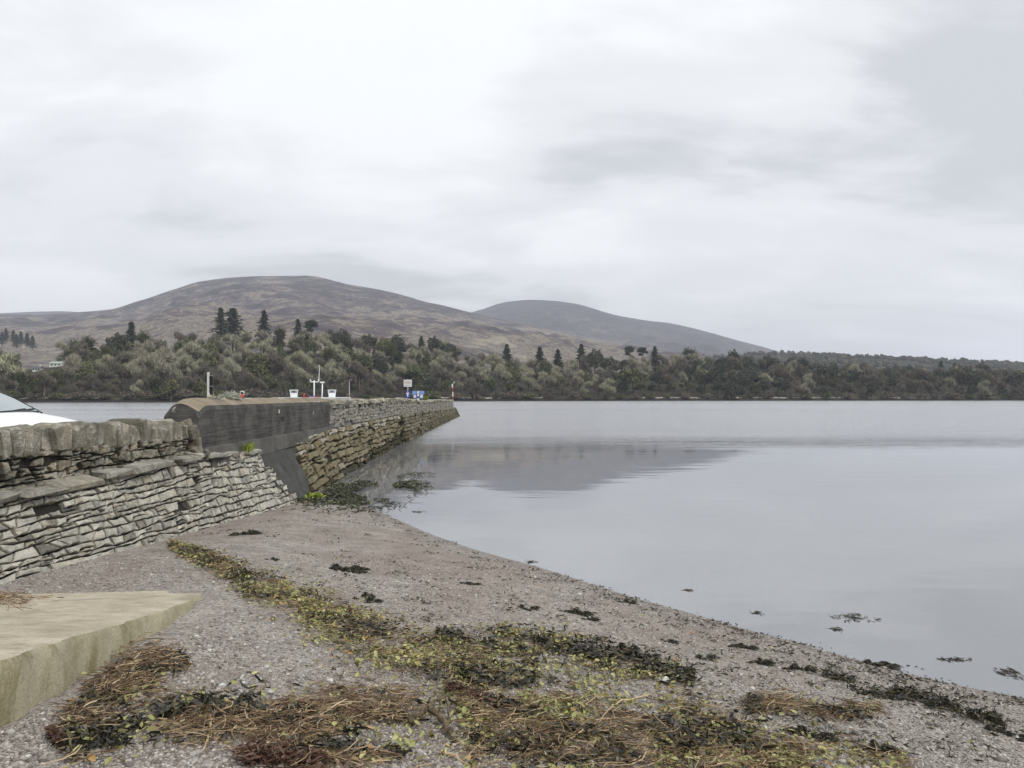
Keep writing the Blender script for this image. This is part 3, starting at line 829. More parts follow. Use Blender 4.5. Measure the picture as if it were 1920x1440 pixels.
# ------------------------------------------------------------------ the wood on the far shore
def zone(px):
    return ('left of the pier' if px < 380 else 'behind the pier' if px < 870 else 'right of the pier' if px < 1330 else 'at far right')
def ypx(z, Y): return HORIZON - (z - EYE) / Y * FPX
hs = None
for s_ in np.arange(40, 165, 3.0):
    Y_ = float(shoreD(70.0)) + s_
    if ypx(float(far_ground(70.0, Y_)), Y_) < 697:
        hs = Y_; break
HOUSE_Y = hs or 480.0
rw = random.Random(3)
KINDTXT = {'bare': 'pale leafless tree', 'baredark': 'dark brown leafless tree', 'ever': 'mid-green evergreen tree', 'everdark': 'blackish evergreen tree', 'ivy': 'slender ivy-clad tree'}
ROWTXT = ['at the waterside edge', 'low on the slope', 'low on the slope', 'halfway up the slope', 'halfway up the slope', 'along the top']
for ri, s in enumerate((10, 30, 54, 82, 114, 150)):
    p = -70 + rw.uniform(0, 30)
    while p < 1990:
        px = p + rw.uniform(-9, 9)
        Y = float(shoreD(px)) + s + rw.uniform(-8, 8)
        gz = float(far_ground(px, Y))
        q = rw.random()
        if px > 1330:
            kind = 'everdark' if q < 0.50 else 'baredark' if q < 0.90 else 'bare'
        elif px > 1080:
            kind = 'everdark' if q < 0.30 else 'ever' if q < 0.48 else 'baredark' if q < 0.72 else 'bare'
        else:
            kind = 'bare' if q < 0.58 else 'ever' if q < 0.76 else 'everdark' if q < 0.80 else 'baredark' if q < 0.93 else 'ivy'
        if ri == 0 and kind in ('bare', 'ivy') and q < 0.35: kind = 'baredark'
        h = rw.uniform(12.0, 20.0) * (0.68 if ri == 0 else 1.0)
        if kind.startswith('ever'): h *= 0.92
        ytop = float(np.interp(px, TOP_PX, TOP_Y))
        hmax = EYE + (HORIZON - ytop - rw.uniform(-4, 7)) / FPX * Y - gz
        h = min(h, max(hmax, 8))
        step = rw.uniform(21, 33)
        p += step
        if 28 < px < 128 and Y < HOUSE_Y + 6:
            h = min(h, EYE + (HORIZON - 694) / FPX * Y - gz)
            if h < 5: continue
        kk = kind if kind == 'ivy' else kind + str(rw.randrange(3))
        plant(kk, px, Y, h, KINDTXT[kind] + ' ' + ROWTXT[ri] + ' of the far wood ' + zone(px), KINDTXT[kind] + 's ' + ROWTXT[ri] + ', ' + zone(px), widen=rw.uniform(0.85, 1.35))
# low bushes along the bank
p = -60
while p < 1980:
    Y = float(shoreD(p)) + rw.uniform(5.5, 9)
    k = 'greenbush' if rw.random() < 0.35 else 'bush'
    plant(k, p, Y, rw.uniform(3.0, 5.5), ('green' if k == 'greenbush' else 'brown') + ' low shrub on the far bank ' + zone(p), 'shrubs on the far bank', cat='shrub', widen=rw.uniform(1.0, 1.5))
    p += rw.uniform(24, 46)
# trees that stand out on the skyline, as photographed: px, top y, kind, extra distance, label
SKY = [
    (140, 636, 'ivy', 120, 'forked ivy-green tree left on the skyline above the white house'),
    (165, 630, 'ivy', 135, 'dark ivy-covered tree beside the forked one on the left skyline'),
    (222, 621, 'everdark0', 140, 'broad dark evergreen just left of the lone tall pointed fir'),
    (245, 603, 'slim_fir', 150, 'lone tall fir with a rounded head rising from the left wood'),
    (268, 620, 'ivy', 145, 'upright dark tree just right of the lone tall left fir'),
    (413, 577, 'slim_fir', 165, 'left and slimmer of the two tallest dark firs above the wood'),
    (436, 577, 'old_fir', 170, 'right and broader of the two tallest dark firs above the wood'),
    (494, 582, 'slim_fir', 165, 'thin ragged fir standing alone right of the twin firs'),
    (525, 612, 'ivy', 150, 'rounded dark ivy tree between the two ragged firs'),
    (558, 598, 'slim_fir', 165, 'ragged fir with a broken top right of the rounded ivy tree'),
    (572, 620, 'ivy', 150, 'dark column-shaped tree leaning against the broken-topped fir'),
    (583, 601, 'pine', 175, 'small dark tuft of a pine on a thin trunk against the hill'),
    (617, 619, 'everdark1', 155, 'dark rounded evergreen on the skyline right of the tuft pine'),
    (643, 621, 'everdark2', 160, 'second dark rounded evergreen right of the tuft pine'),
    (690, 624, 'everdark0', 150, 'dark evergreen on the skyline above the white sign'),
    (745, 628, 'everdark1', 150, 'wide flat-domed dark evergreen above the pier end'),
    (790, 630, 'fir', 165, 'small pointed fir tip just right of the flat-domed evergreen'),
    (812, 635, 'everdark2', 155, 'round evergreen right of the small fir tip'),
    (842, 640, 'everdark0', 150, 'round evergreen above the red and white pole'),
    (950, 645, 'fir', 150, 'small pointed fir left of the dark cone-shaped fir'),
    (1012, 650, 'fir', 120, 'dark cone-shaped fir standing clear in the middle of the wood'),
    (1046, 655, 'fir', 120, 'shorter fir just right of the cone-shaped middle fir'),
    (1090, 645, 'fir', 150, 'pointed fir right of the middle pair of firs'),
    (1116, 655, 'everdark1', 140, 'low round evergreen right of the pointed fir'),
    (1180, 650, 'pine', 150, 'left flat-topped pine of the group below the second hill'),
    (1205, 652, 'pine', 150, 'middle flat-topped pine of the group below the second hill'),
    (1228, 649, 'fir', 150, 'pointed dark fir right of the flat-topped pines'),
    (1290, 652, 'ivy', 150, 'upright dark tree with twiggy head at the foot of the second hill'),
    (1300, 655, 'ivy', 150, 'narrow dark tree beside the twiggy one below the second hill'),
    (1375, 660, 'everdark2', 140, 'broad dark evergreen where the second hill slopes down'),
    (1440, 664, 'everdark0', 140, 'big rounded evergreen where the hill meets the low ridge'),
    (1505, 671, 'everdark1', 130, 'upright dark evergreen right of the big rounded one'),
    (1765, 677, 'slim_fir', 130, 'pointed dark fir on the right skyline'),
    (1790, 681, 'fir', 130, 'shorter dark fir right of the pointed one on the right skyline'),
    (1840, 684, 'everdark2', 130, 'dark spreading evergreen near the right edge'),
]
for px, yt, kind, s, lab in SKY:
    Y = float(shoreD(px)) + s
    gz = float(far_ground(px, Y))
    h = EYE + (HORIZON - yt) / FPX * Y - gz
    wd = {'slim_fir': 1.15, 'old_fir': 1.15, 'pine': 0.8, 'ivy': 1.0, 'fir': 1.1}.get(kind, 1.0)
    plant(kind, px, Y, max(h, 6), lab, widen=wd)
# plantation on the far left slope: dark conifers in a block
for k, (px, yt) in enumerate([(-40, 617), (-22, 614), (-6, 613), (10, 615), (24, 618), (38, 621), (50, 624), (60, 629), (3, 622), (30, 626)]):
    Y = 1150 + 30 * (k % 3)
    o = plant('fir', px, Y, 20, 'dark fir in the block plantation on the far left hillside', 'plantation firs', widen=1.2)
    o.location.z = EYE + (HORIZON - yt) / FPX * Y - 20

# far wooded ridge at the right: one mass of small crowns
def blob_proto():
    t = (1 + 5 ** 0.5) / 2
    V = np.array([(-1, t, 0), (1, t, 0), (-1, -t, 0), (1, -t, 0), (0, -1, t), (0, 1, t), (0, -1, -t), (0, 1, -t), (t, 0, -1), (t, 0, 1), (-t, 0, -1), (-t, 0, 1)], float)
    V /= np.linalg.norm(V, axis=1)[:, None]
    F = np.array([(0, 11, 5), (0, 5, 1), (0, 1, 7), (0, 7, 10), (0, 10, 11), (1, 5, 9), (5, 11, 4), (11, 10, 2), (10, 7, 6), (7, 1, 8), (3, 9, 4), (3, 4, 2), (3, 2, 6), (3, 6, 8), (3, 8, 9), (4, 9, 5), (2, 4, 11), (6, 2, 10), (8, 6, 7), (9, 8, 1)])
    return V, F
ICO = blob_proto()
def scatter(proto_vf, C, Sx, rot, rnd, jitter=0.0, rng=RNG):
    """join many scaled and turned copies into one mesh: C (n,3), Sx (n,3), rot (n,3,3)"""
    V0, F0 = proto_vf
    n, m = len(C), len(V0)
    V = np.broadcast_to(V0, (n, m, 3)) * Sx[:, None, :]
    if jitter:
        V = V * (1 + jitter * rng.normal(size=(n, m, 1)))
    V = np.einsum('nij,nmj->nmi', rot, V) + C[:, None, :]
    F = (F0[None] + (np.arange(n) * m)[:, None, None]).reshape(-1, F0.shape[1])
    return V.reshape(-1, 3), F, np.repeat(rnd, m)
def rotz(a):
    c, s = np.cos(a), np.sin(a); o, i = np.zeros_like(a), np.ones_like(a)
    return np.stack([np.stack([c, -s, o], -1), np.stack([s, c, o], -1), np.stack([o, o, i], -1)], -2)
def euler(ax_, ay_, az_):
    cx, sx = np.cos(ax_), np.sin(ax_); cy, sy = np.cos(ay_), np.sin(ay_)
    o, i = np.zeros_like(ax_), np.ones_like(ax_)
    Rx = np.stack([np.stack([i, o, o], -1), np.stack([o, cx, -sx], -1), np.stack([o, sx, cx], -1)], -2)
    Ry = np.stack([np.stack([cy, o, sy], -1), np.stack([o, i, o], -1), np.stack([-sy, o, cy], -1)], -2)
    return rotz(az_) @ Ry @ Rx
n = 2600
pxr = RNG.uniform(1150, 2400, n)
Yr = RNG.uniform(1000, 1900, n) ** 1.0
rz = EYE + (HORIZON - np.interp(pxr, [p for p, _ in lowr], [y for _, y in lowr])) / FPX * 1900
zr = 14 + np.maximum(rz - 14, 0) * ((Yr - 900) / 1000)
keep = vnoise(px_t(pxr) * Yr / 130, Yr / 130, 61) + 0.35 * (Yr > 1800) > 0.42
pxr, Yr, zr = pxr[keep], Yr[keep], zr[keep]; n = len(pxr)
h = RNG.uniform(5, 9, n)
V, F, r = scatter(ICO, np.stack([px_t(pxr) * Yr, Yr, zr + h * 0.35], -1), np.stack([h * RNG.uniform(0.6, 1.1, n), h * 0.8, h * RNG.uniform(0.5, 0.85, n)], -1), rotz(RNG.uniform(0, 6.28, n)), RNG.random(n), 0.16)
M['farwood'] = rnd_mat('far_wood', [(0, (0.025, 0.030, 0.022)), (0.6, (0.042, 0.045, 0.03)), (1, (0.085, 0.078, 0.055))], 0.9, 0.1)
tag(link('far_wood', mesh_from('far_wood', V, F, M['farwood'], False, r)), 'dark wood covering the low ridge at the right', 'wood', kind='stuff')

# pale boulders strewn along the far tide line
n = 1500
pxr = RNG.uniform(-100, 2020, n)
dens = vnoise(pxr / 45, pxr * 0, 8) + 0.4 * ((pxr > 1230) & (pxr < 1480)) + 0.3 * (pxr < 330)
keep = dens > 0.52
pxr = pxr[keep]; n = len(pxr)
Yr = shoreD(pxr) + RNG.uniform(8.0, 12.0, n)
sz = RNG.uniform(0.3, 0.95, n)
V, F, r = scatter(ICO, np.stack([px_t(pxr) * Yr, Yr, far_ground(pxr, Yr) + 0.15], -1), np.stack([sz * 1.7, sz, sz * 0.55], -1), rotz(RNG.uniform(0, 6.28, n)), RNG.random(n), 0.14)
M['farrock'] = rnd_mat('far_boulders', [(0, (0.22, 0.21, 0.18)), (0.6, (0.40, 0.39, 0.35)), (1, (0.58, 0.57, 0.53))], 0.9, 0.2)
tag(link('shore_boulders', mesh_from('shore_boulders', V, F, M['farrock'], False, r)), 'pale boulders strewn along the far tide line', 'boulders', kind='stuff')

# white house and low shed among the trees at the left
M['render_white'] = plain('white_render', (0.72, 0.72, 0.70), 0.8, var=0.06)
M['slate'] = plain('slate_roof', (0.10, 0.105, 0.115), 0.7, var=0.3, scale=2)
M['greenroof'] = plain('pale_green_sheet_roof', (0.33, 0.38, 0.33), 0.6, var=0.15, scale=1)
M['pane'] = plain('dark_window_glass', (0.03, 0.035, 0.04), 0.1, spec=0.6)
def cottage(px, Y, w, d, hw, hr, wallm, roofm, label, rz):
    z = float(far_ground(px, Y))
    root = empty('cottage', (float(px_t(px)) * Y, Y, z), rz)
    b = MB(); b.box((0, 0, hw / 2 - 0.5), (w, d, hw + 1)); b.build('wall', wallm, root)
    b = MB()
    b.add([(-w / 2 - .3, -d / 2 - .4, hw - .05), (w / 2 + .3, -d / 2 - .4, hw - .05), (w / 2 + .3, 0, hw + hr), (-w / 2 - .3, 0, hw + hr), (-w / 2 - .3, d / 2 + .4, hw - .05), (w / 2 + .3, d / 2 + .4, hw - .05)],
          [(0, 1, 2, 3), (3, 2, 5, 4), (0, 3, 4), (1, 5, 2), (0, 4, 5, 1)])
    rf = b.build('roof', roofm, root)
    b = MB(); b.box((w * 0.32, 0, hw + hr + 0.35), (0.7, 0.6, 1.1)); b.build('chimney', wallm, rf)
    for x in (-w * 0.3, 0, w * 0.3):
        b = MB(); b.box((x, -d / 2 - 0.02, hw * 0.55), (0.9, 0.06, 1.1)); b.build('window', M['pane'], root)
    return tag(root, label, 'house')
cottage(70, HOUSE_Y, 5.0, 4.5, 2.0, 1.5, M['render_white'], M['slate'], 'small white cottage glimpsed among the trees at far left', 0.2)
cottage(108, HOUSE_Y + 32, 9.0, 5.0, 2.2, 1.2, M['render_white'], M['greenroof'], 'low building with a pale green roof in the left wood', -0.1)

# ================================================================== stone building kit
def stone_proto(rng, cham, jit):
    """irregular block with broken edges: 24 corners, 26 faces"""
    corner = {(x, y, z): np.array((x, y, z), float) + rng.uniform(-jit, jit, 3) * np.array([1.25, 1.35, 0.35]) for x in (-1, 1) for y in (-1, 1) for z in (-1, 1)}
    V, ix = [], {}
    for c, p in corner.items():
        for a in range(3):                       # one vertex on each of the three faces that meet here
            q = p.copy()
            for k in range(3):
                if k != a: q[k] -= c[k] * cham[k] * rng.uniform(0.4, 1.5)
            ix[(c, a)] = len(V); V.append(q)
    F = []
    def out(f):
        P = [V[i] for i in f]; n = np.cross(P[1] - P[0], P[2] - P[0])
        return f if n @ np.mean(P, 0) > 0 else f[::-1]
    for a in range(3):
        b_, c_ = [k for k in range(3) if k != a]
        for sg in (-1, 1):
            q = []
            for i, j in ((-1, -1), (1, -1), (1, 1), (-1, 1)):
                k = [0, 0, 0]; k[a] = sg; k[b_] = i; k[c_] = j
                q.append(ix[(tuple(k), a)])
            F.append(out(tuple(q)))
        for i in (-1, 1):
            for j in (-1, 1):
                k0 = [0, 0, 0]; k0[a] = -1; k0[b_] = i; k0[c_] = j
                k1 = list(k0); k1[a] = 1
                k0, k1 = tuple(k0), tuple(k1)
                F.append(out((ix[(k0, b_)], ix[(k1, b_)], ix[(k1, c_)], ix[(k0, c_)])))
    for c in corner:
        F.append(out((ix[(c, 0)], ix[(c, 1)], ix[(c, 2)])))
    tri = []
    for f in F:
        if len(f) == 4: tri += [(f[0], f[1], f[2]), (f[0], f[2], f[3])]
        else: tri.append(f)
    return np.array(V), np.array(tri)
rngS = np.random.default_rng(23)
STONES = [stone_proto(rngS, (0.10, 0.20, 0.30), 0.16) for _ in range(18)]
_sm = {}
def stone_mesh(k, matkey, name):
    key = (k, matkey)
    if key not in _sm:
        _sm[key] = mesh_from(name, STONES[k][0], STONES[k][1], M[matkey])
    return _sm[key]
def frame(u, n):
    u = Vector(u).normalized(); n = Vector(n)
    n = (n - u * n.dot(u)).normalized()
    w = n.cross(u)
    return Matrix((u, w, n)).transposed()
rs = random.Random(99)
def put_stone(parent, c, u, n, dims, matkey, name='stone', ang=0.05):
    R_ = frame(u, n).to_4x4()
    J = Matrix.Rotation(rs.gauss(0, ang), 4, 'Z') @ Matrix.Rotation(rs.gauss(0, ang * 0.8), 4, 'X') @ Matrix.Rotation(rs.gauss(0, ang * 0.8), 4, 'Y')
    flip = Matrix.Rotation(math.pi * rs.randrange(2), 4, 'Z')
    o = link(name, stone_mesh(rs.randrange(len(STONES)), matkey, name), parent)
    o.matrix_local = Matrix.Translation(c) @ R_ @ J @ flip @ Matrix.Diagonal((dims[0] / 2, dims[1] / 2, dims[2] / 2, 1))
    return o
def join_stones(items, matkey, name, parent, rng=rngS):
    """items: (centre, u, n, dims) -> one mesh"""
    Vs, Fs, Rs, k = [], [], [], 0
    for c, u, n, d in items:
        V0, F0 = STONES[rs.randrange(len(STONES))]
        R_ = np.array(frame(u, n) @ Matrix.Rotation(rs.gauss(0, 0.05), 3, 'Z'))
        V = (V0 * (np.array(d) / 2)) @ R_.T + np.array(c)
        Vs.append(V); Fs.append(F0 + k); Rs.append(np.full(len(V), rng.random())); k += len(V)
    o = link(name, mesh_from(name, np.vstack(Vs), np.vstack(Fs), M[matkey], False, np.concatenate(Rs)), parent)
    o['kind'] = 'stuff'
    return o

def rel(o, root):
    """keep world placement for a part built in world coordinates"""
    o.matrix_parent_inverse = Matrix.Translation(root.location).inverted()
    return o
def poly_stone(poly, c, u, n, face_off, bevel, depth, matkey):
    """one stone with the outline POLY (world points on the wall surface), its face proud by face_off"""
    Fm = frame(u, n); inv = Fm.transposed()
    L = [inv @ (p - c) for p in poly]
    L = [Vector((p.x, p.y, 0)) for p in L]
    k = len(L)
    tx, ty = rs.gauss(0, 0.045), rs.gauss(0, 0.07)
    V = []
    for p in L:                                     # face, drawn in by the worn edge
        d = max(p.length, 1e-4); q = p * max(0.45, 1 - bevel * rs.uniform(0.6, 1.5) / d)
        V.append((q.x, q.y, face_off + q.x * tx + q.y * ty + rs.gauss(0, 0.004)))
    for p in L:
        V.append((p.x, p.y, face_off + p.x * tx + p.y * ty - bevel * rs.uniform(0.7, 1.4)))
    for p in L:
        V.append((p.x * 0.97, p.y * 0.97, -depth))
    V.append((0, 0, face_off + rs.uniform(0.0, 0.008)))
    F = [(3 * k, i, (i + 1) % k) for i in range(k)]
    for r_ in (0, 1):
        F += [(r_ * k + i, (r_ + 1) * k + i, (r_ + 1) * k + (i + 1) % k, r_ * k + (i + 1) % k) for i in range(k)]
    if sum((L[i].x * L[(i + 1) % k].y - L[(i + 1) % k].x * L[i].y) for i in range(k)) < 0:
        F = [f[::-1] for f in F]
    wpx = (max(p.x for p in L) - min(p.x for p in L)) * (max(p.y for p in L) - min(p.y for p in L))
    if FPX * c.x / c.y + 960 < -30: wpx *= 0.01
    return (wpx * abs(c.x) / c.y ** 3, np.array(V), F, Fm, c, matkey)
def finish_stones(recs, name, parent, rest_mat, limit=295):
    recs.sort(key=lambda r_: -r_[0])
    for a_, V, F, Fm, c, mk in recs[:limit]:
        o = link(name, mesh_from(name, V, F, M[mk]), parent)
        o.matrix_local = Matrix.Translation(c) @ Fm.to_4x4()
        rel(o, parent)
    rest = recs[limit:]
    if rest:
        Vs, Fs, Rs, k = [], [], [], 0
        for a_, V, F, Fm, c, mk in rest:
            Vs.append(V @ np.array(Fm).T + np.array(c)); Fs += [tuple(i + k for i in f) for f in F]; Rs.append(np.full(len(V), rs.random())); k += len(V)
        o = link('small_' + name + 's', mesh_from('small_' + name + 's', np.vstack(Vs), Fs, M[rest_mat], False, np.concatenate(Rs)), parent)
        o['kind'] = 'stuff'; rel(o, parent)
    print('STONES', name, parent.name, len(recs))
def poly_wall(parent, P, NV, Y0, Yend, rows, Lr, gap, bevel, depth, pick, name, rest_mat, off=(0.0, 0.012), wave=0.25, miss=None, seed=1, slant=0.12, rowfrac=None):
    """courses of fitted stones on the surface P(Y, t), t = 0 at the top"""
    def edge(r, Y):
        if r <= 0 or r >= rows: return min(max(r / rows, 0), 1)
        return r / rows + wave / rows * (1.6 * float(fbm(Y * 0.55, r * 0.9, 2, seed)) + 1.3 * float(fbm(Y * 2.1, r * 3.7, 2, seed + 5)))
    recs = []
    for r in range(rows):
        Y = Y0 + rs.uniform(0, Lr[0])
        sl0 = rs.gauss(0, slant) * Lr[0]
        while True:
            L = rs.uniform(*Lr) * (1.45 if rs.random() < 0.12 else 1.0) * (0.7 if rs.random() < 0.2 else 1.0)
            sl1 = rs.gauss(0, slant) * Lr[0]
            tm = (r + 0.5) / rows
            if Y + L > Yend(tm): break
            if not (miss and miss(Y + L / 2, tm)):
                parts_ = [(r, r + 1)]
                if rs.random() < 0.16:                   # two thin stones in the height of one
                    m_ = r + rs.uniform(0.38, 0.62); parts_ = [(r, m_), (m_, r + 1)]
                for ra, rb in parts_:
                    def E(rr, Yq):
                        if abs(rr - round(rr)) < 1e-6: return edge(int(round(rr)), Yq)
                        f = rr - math.floor(rr); return edge(int(math.floor(rr)), Yq) * (1 - f) + edge(int(math.floor(rr)) + 1, Yq) * f
                    a, b_ = Y + gap / 2, Y + L - gap / 2
                    ctop = [(a + sl0, 0), ((a + b_) / 2 + rs.uniform(-.2, .2) * L, rs.uniform(0, .10)), (b_ + sl1, 0)]
                    cbot = [(b_ - sl1, 0), ((a + b_) / 2 + rs.uniform(-.2, .2) * L, rs.uniform(0, .10)), (a - sl0, 0)]
                    th = (rb - ra) / rows
                    pts = []
                    for i_, (yy, ins) in enumerate(ctop):
                        pts.append((yy, E(ra, yy) + th * (ins + rs.uniform(0, .10))))
                    pts.append((b_ + rs.uniform(-.02, .04) * L, (E(ra, b_) + E(rb, b_)) / 2))
                    for yy, ins in cbot:
                        pts.append((yy, E(rb, yy) - th * (ins + rs.uniform(0, .10))))
                    pts.append((a - rs.uniform(-.02, .04) * L, (E(ra, a) + E(rb, a)) / 2))
                    W_ = [P(yy, tt) for yy, tt in pts]
                    c = sum(W_, Vector()) / len(W_)
                    u, n = NV((a + b_) / 2, min(max(tm, 0.02), 0.98))
                    W_ = [c + (w - c) * (1 - gap * 0.5 / max((w - c).length, gap)) for w in W_]
                    recs.append(poly_stone(W_, c, u, n, rs.gauss(*off), bevel, depth, pick((a + b_) / 2, tm)))
            Y += L; sl0 = sl1
    finish_stones(recs, name, parent, rest_mat)
# ------------------------------------------------------------------ lines of the apron and pier
TY = [4, 9, 11.7, 14.35, 17.1, 21, 27, 43, 62, 108]
TX = [-5.95, -5.75, -5.58, -5.5, -5.6, -5.82, -6.05, -6.38, -6.9, -7.7]
TZ = [1.44, 1.45, 1.50, 1.56, 1.42, 1.42, 1.54, 1.56, 1.40, 1.03]
FY = [4, 8.4, 11.6, 17.5, 19.3, 22, 26.6, 41.5, 62, 108]
FX = [-5.6, -5.4, -5.12, -4.92, -4.95, -5.2, -5.5, -6.0, -6.4, -7.1]
def Tp(Y): return Vector((float(np.interp(Y, TY, TX)), Y, float(np.interp(Y, TY, TZ))))
def Fp(Y):
    x = float(np.interp(Y, FY, FX))
    z = float(beach_z(x, Y)) - 0.04 if Y < 22 else float(np.interp(Y, [22, 26, 30, 200], [float(beach_z(-5.3, 22.0)) - 0.04, 0.0, -0.05, -0.05]))
    return Vector((x, Y, z))
_cache = {}
def SP(Y, t):
    k = round(Y, 2)
    if k not in _cache: _cache[k] = (Tp(k), Fp(k))
    a, b_ = _cache[k]
    return a + (b_ - a) * t
def SN(Y, t):
    du = SP(Y + 0.3, t) - SP(Y - 0.3, t); dv = SP(Y, t + 0.05) - SP(Y, t - 0.05)
    n = dv.cross(du).normalized()
    return du.normalized(), (n if n.z > 0 else -n)
def surf_sheet(Y0, Y1, t0, t1, off, ny_, nt_, Ya=None, Yb=None, rough=0.0, seed=0):
    """sheet lying on the apron surface; Ya/Yb give the ends as functions of t"""
    V = []
    for j in range(nt_ + 1):
        t = t0 + (t1 - t0) * j / nt_
        a = Ya(t) if Ya else Y0; b_ = Yb(t) if Yb else Y1
        for i in range(ny_ + 1):
            Y = a + (b_ - a) * i / ny_
            _, n = SN(Y, min(max(t, 0), 1))
            p = SP(Y, t) + n * (off + rough * float(fbm(Y * 1.3, t * 4.0, 3, seed)))
            V.append(p)
    F = [(j * (ny_ + 1) + i, j * (ny_ + 1) + i + 1, (j + 1) * (ny_ + 1) + i + 1, (j + 1) * (ny_ + 1) + i) for j in range(nt_) for i in range(ny_)]
    return [tuple(v) for v in V], F
fil_L = lambda t: 17.4 + 1.2 * t
fil_R = lambda t: 21.1 - 0.3 * t

# --- pitched stone apron below the near wall
apron = tag(empty('stone_apron', (-5.3, 12, 0.6)), 'sloping apron of pitched grey slabs below the near rubble wall', 'sea wall')
def build_world(mb, name, mat, root, smooth=False):
    return rel(mb.build(name, mat, root, smooth), root)
V, F = surf_sheet(4, 22, -0.02, 1.25, -0.10, 80, 10, None, lambda t: fil_L(min(max(t, 0), 1)) + 0.4, 0.05, 3)
build_world(MB().add(V, F), 'bedding', M['mortar_and_hole_shade'], apron, True)
hollow = [(9.7, 0.22, 0.16, 0.05), (12.9, 0.62, 0.15, 0.05)]
def apron_miss(Y, t): return any(abs(Y - a) < b_ and abs(t - c_) < d_ for a, c_, b_, d_ in hollow) or rs.random() < 0.015
def pick_slab(Y, t):
    near = any(abs(Y - a) < b_ * 2.5 and abs(t - c_) < d_ * 2.5 for a, c_, b_, d_ in hollow)
    return 'slab_dark' if rs.random() < (0.4 if near else 0.06) else 'slab'
poly_wall(apron, SP, SN, 6.8, lambda t: fil_L(t) + 0.25, 11, (0.14, 0.40), 0.018, 0.012, 0.16, pick_slab, 'stone', 'slab_small', (0.0, 0.012), 0.34, apron_miss, 7, 0.22)
# overhanging flat slabs along the top edge
Y = 7.0
while Y < 16.9:
    L = rs.uniform(0.3, 0.95)
    o = put_stone(apron, Tp(Y + L / 2) + Vector((rs.uniform(-0.10, 0.06), 0, rs.uniform(-0.01, 0.05))), (0, 1, 0), (0.12, 0, 1), (L - 0.04, rs.uniform(0.22, 0.36), rs.uniform(0.06, 0.12)), 'slab', 'edge_slab', 0.07)
    rel(o, apron); Y += L + (rs.uniform(0.1, 0.5) if rs.random() < 0.25 else 0)

# --- poured concrete apron where the slope meets the pier
fill = tag(empty('concrete_apron', (-5.4, 19.5, 0.5)), 'dark smooth concrete slope between the slab apron and the pier blocks', 'sea wall')
V, F = surf_sheet(20, 26, -0.06, 1.08, -0.02, 60, 40, lambda t: fil_L(min(max(t, 0), 1)) - 0.35 + 0.22 * math.sin(t * 17) * 0.5, lambda t: fil_R(min(max(t, 0), 1)) + 0.1 + 0.3 * math.sin(t * 13) * 0.5, 0.06, 12)
build_world(MB().add(V, F), 'slope', M['conc_fill'], fill, True)

# --- pier of coursed blocks
pier = tag(empty('stone_pier', (-6.4, 40, 0)), 'long stone pier of stepped, weed-stained block courses running out into the bay', 'pier')
V, F = surf_sheet(20, 108, -0.02, 1.5, -0.13, 110, 8, lambda t: fil_R(min(max(t, 0), 1)) - 0.6, lambda t: 108.0, 0.06, 8)
build_world(MB().add(V, F), 'core', M['mortar_and_hole_shade'], pier, True)
# solid body and deck behind the face
b = MB()
secs = []
for Y in (14.2, 17.1, 21, 27, 43, 62, 108):
    a = Tp(Y); f = Fp(Y)
    secs.append([Vector((a.x - 0.25, Y, a.z - 0.04)), Vector((-12.0, Y, a.z - 0.06)), Vector((-12.4, Y, -2.5)), Vector((f.x - 0.35, Y, -2.5)), Vector((f.x - 0.35, Y, f.z - 0.35))])
b.loft(secs); build_world(b, 'deck', M['road'], pier)
PR = 8
far_items = []
cnt_b = 0
for r in range(PR + 3):
    t0 = (r + 0.5) / PR
    Y = fil_R(min(t0, 1)) + rs.uniform(0, 0.3)
    while Y < 107.6:
        yc0 = Y
        L = (rs.uniform(0.55, 1.2) if r else rs.uniform(0.8, 1.6)) * (1.0 if yc0 < 40 else 0.8)
        yc = Y + L / 2
        t = t0 + 0.012 * math.sin(yc * 0.7 + r)
        u, n = SN(yc, min(t, 1))
        down = (Fp(yc) - Tp(yc)).normalized()
        nb = (n + Vector((rs.gauss(0, .05), rs.gauss(-.03, .06), rs.gauss(0, .06)))).normalized()
        wd = (Fp(yc) - Tp(yc)).length / PR
        c = SP(yc, t) + n * rs.gauss(0.0, 0.04)
        d = (L - rs.uniform(0.03, 0.09), wd * rs.uniform(0.84, 0.97), 0.26)
        if rs.random() < 0.03:
            Y += L; continue
        if r == 0:
            c += Vector((0.06, 0, 0.03)); mk = 'block_pale' if rs.random() < 0.75 else 'block'
        elif r == 1:
            mk = 'block_pale' if rs.random() < 0.4 else 'block'
        else:
            wet_t = float(np.interp(yc, [20, 26, 34, 50, 108], [1.05, 0.92, 0.75, 0.5, 0.35])) + rs.uniform(-0.08, 0.08)
            mk = 'block_wet' if t0 > wet_t else 'block'
        if yc < 46 and r < PR:
            pass
        else:
            far_items.append((c, u, nb, d))
        Y += L
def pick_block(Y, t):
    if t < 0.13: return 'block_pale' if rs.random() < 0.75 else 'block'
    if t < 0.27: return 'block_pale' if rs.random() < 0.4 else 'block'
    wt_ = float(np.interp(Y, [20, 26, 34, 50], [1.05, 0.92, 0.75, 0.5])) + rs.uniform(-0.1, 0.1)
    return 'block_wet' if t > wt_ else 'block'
poly_wall(pier, SP, SN, 20.9, lambda t: 46.3, PR, (0.55, 1.15), 0.05, 0.035, 0.2, pick_block, 'block', 'block_far', (0.01, 0.03), 0.30, lambda Y, t: rs.random() < 0.03, 17, 0.06)
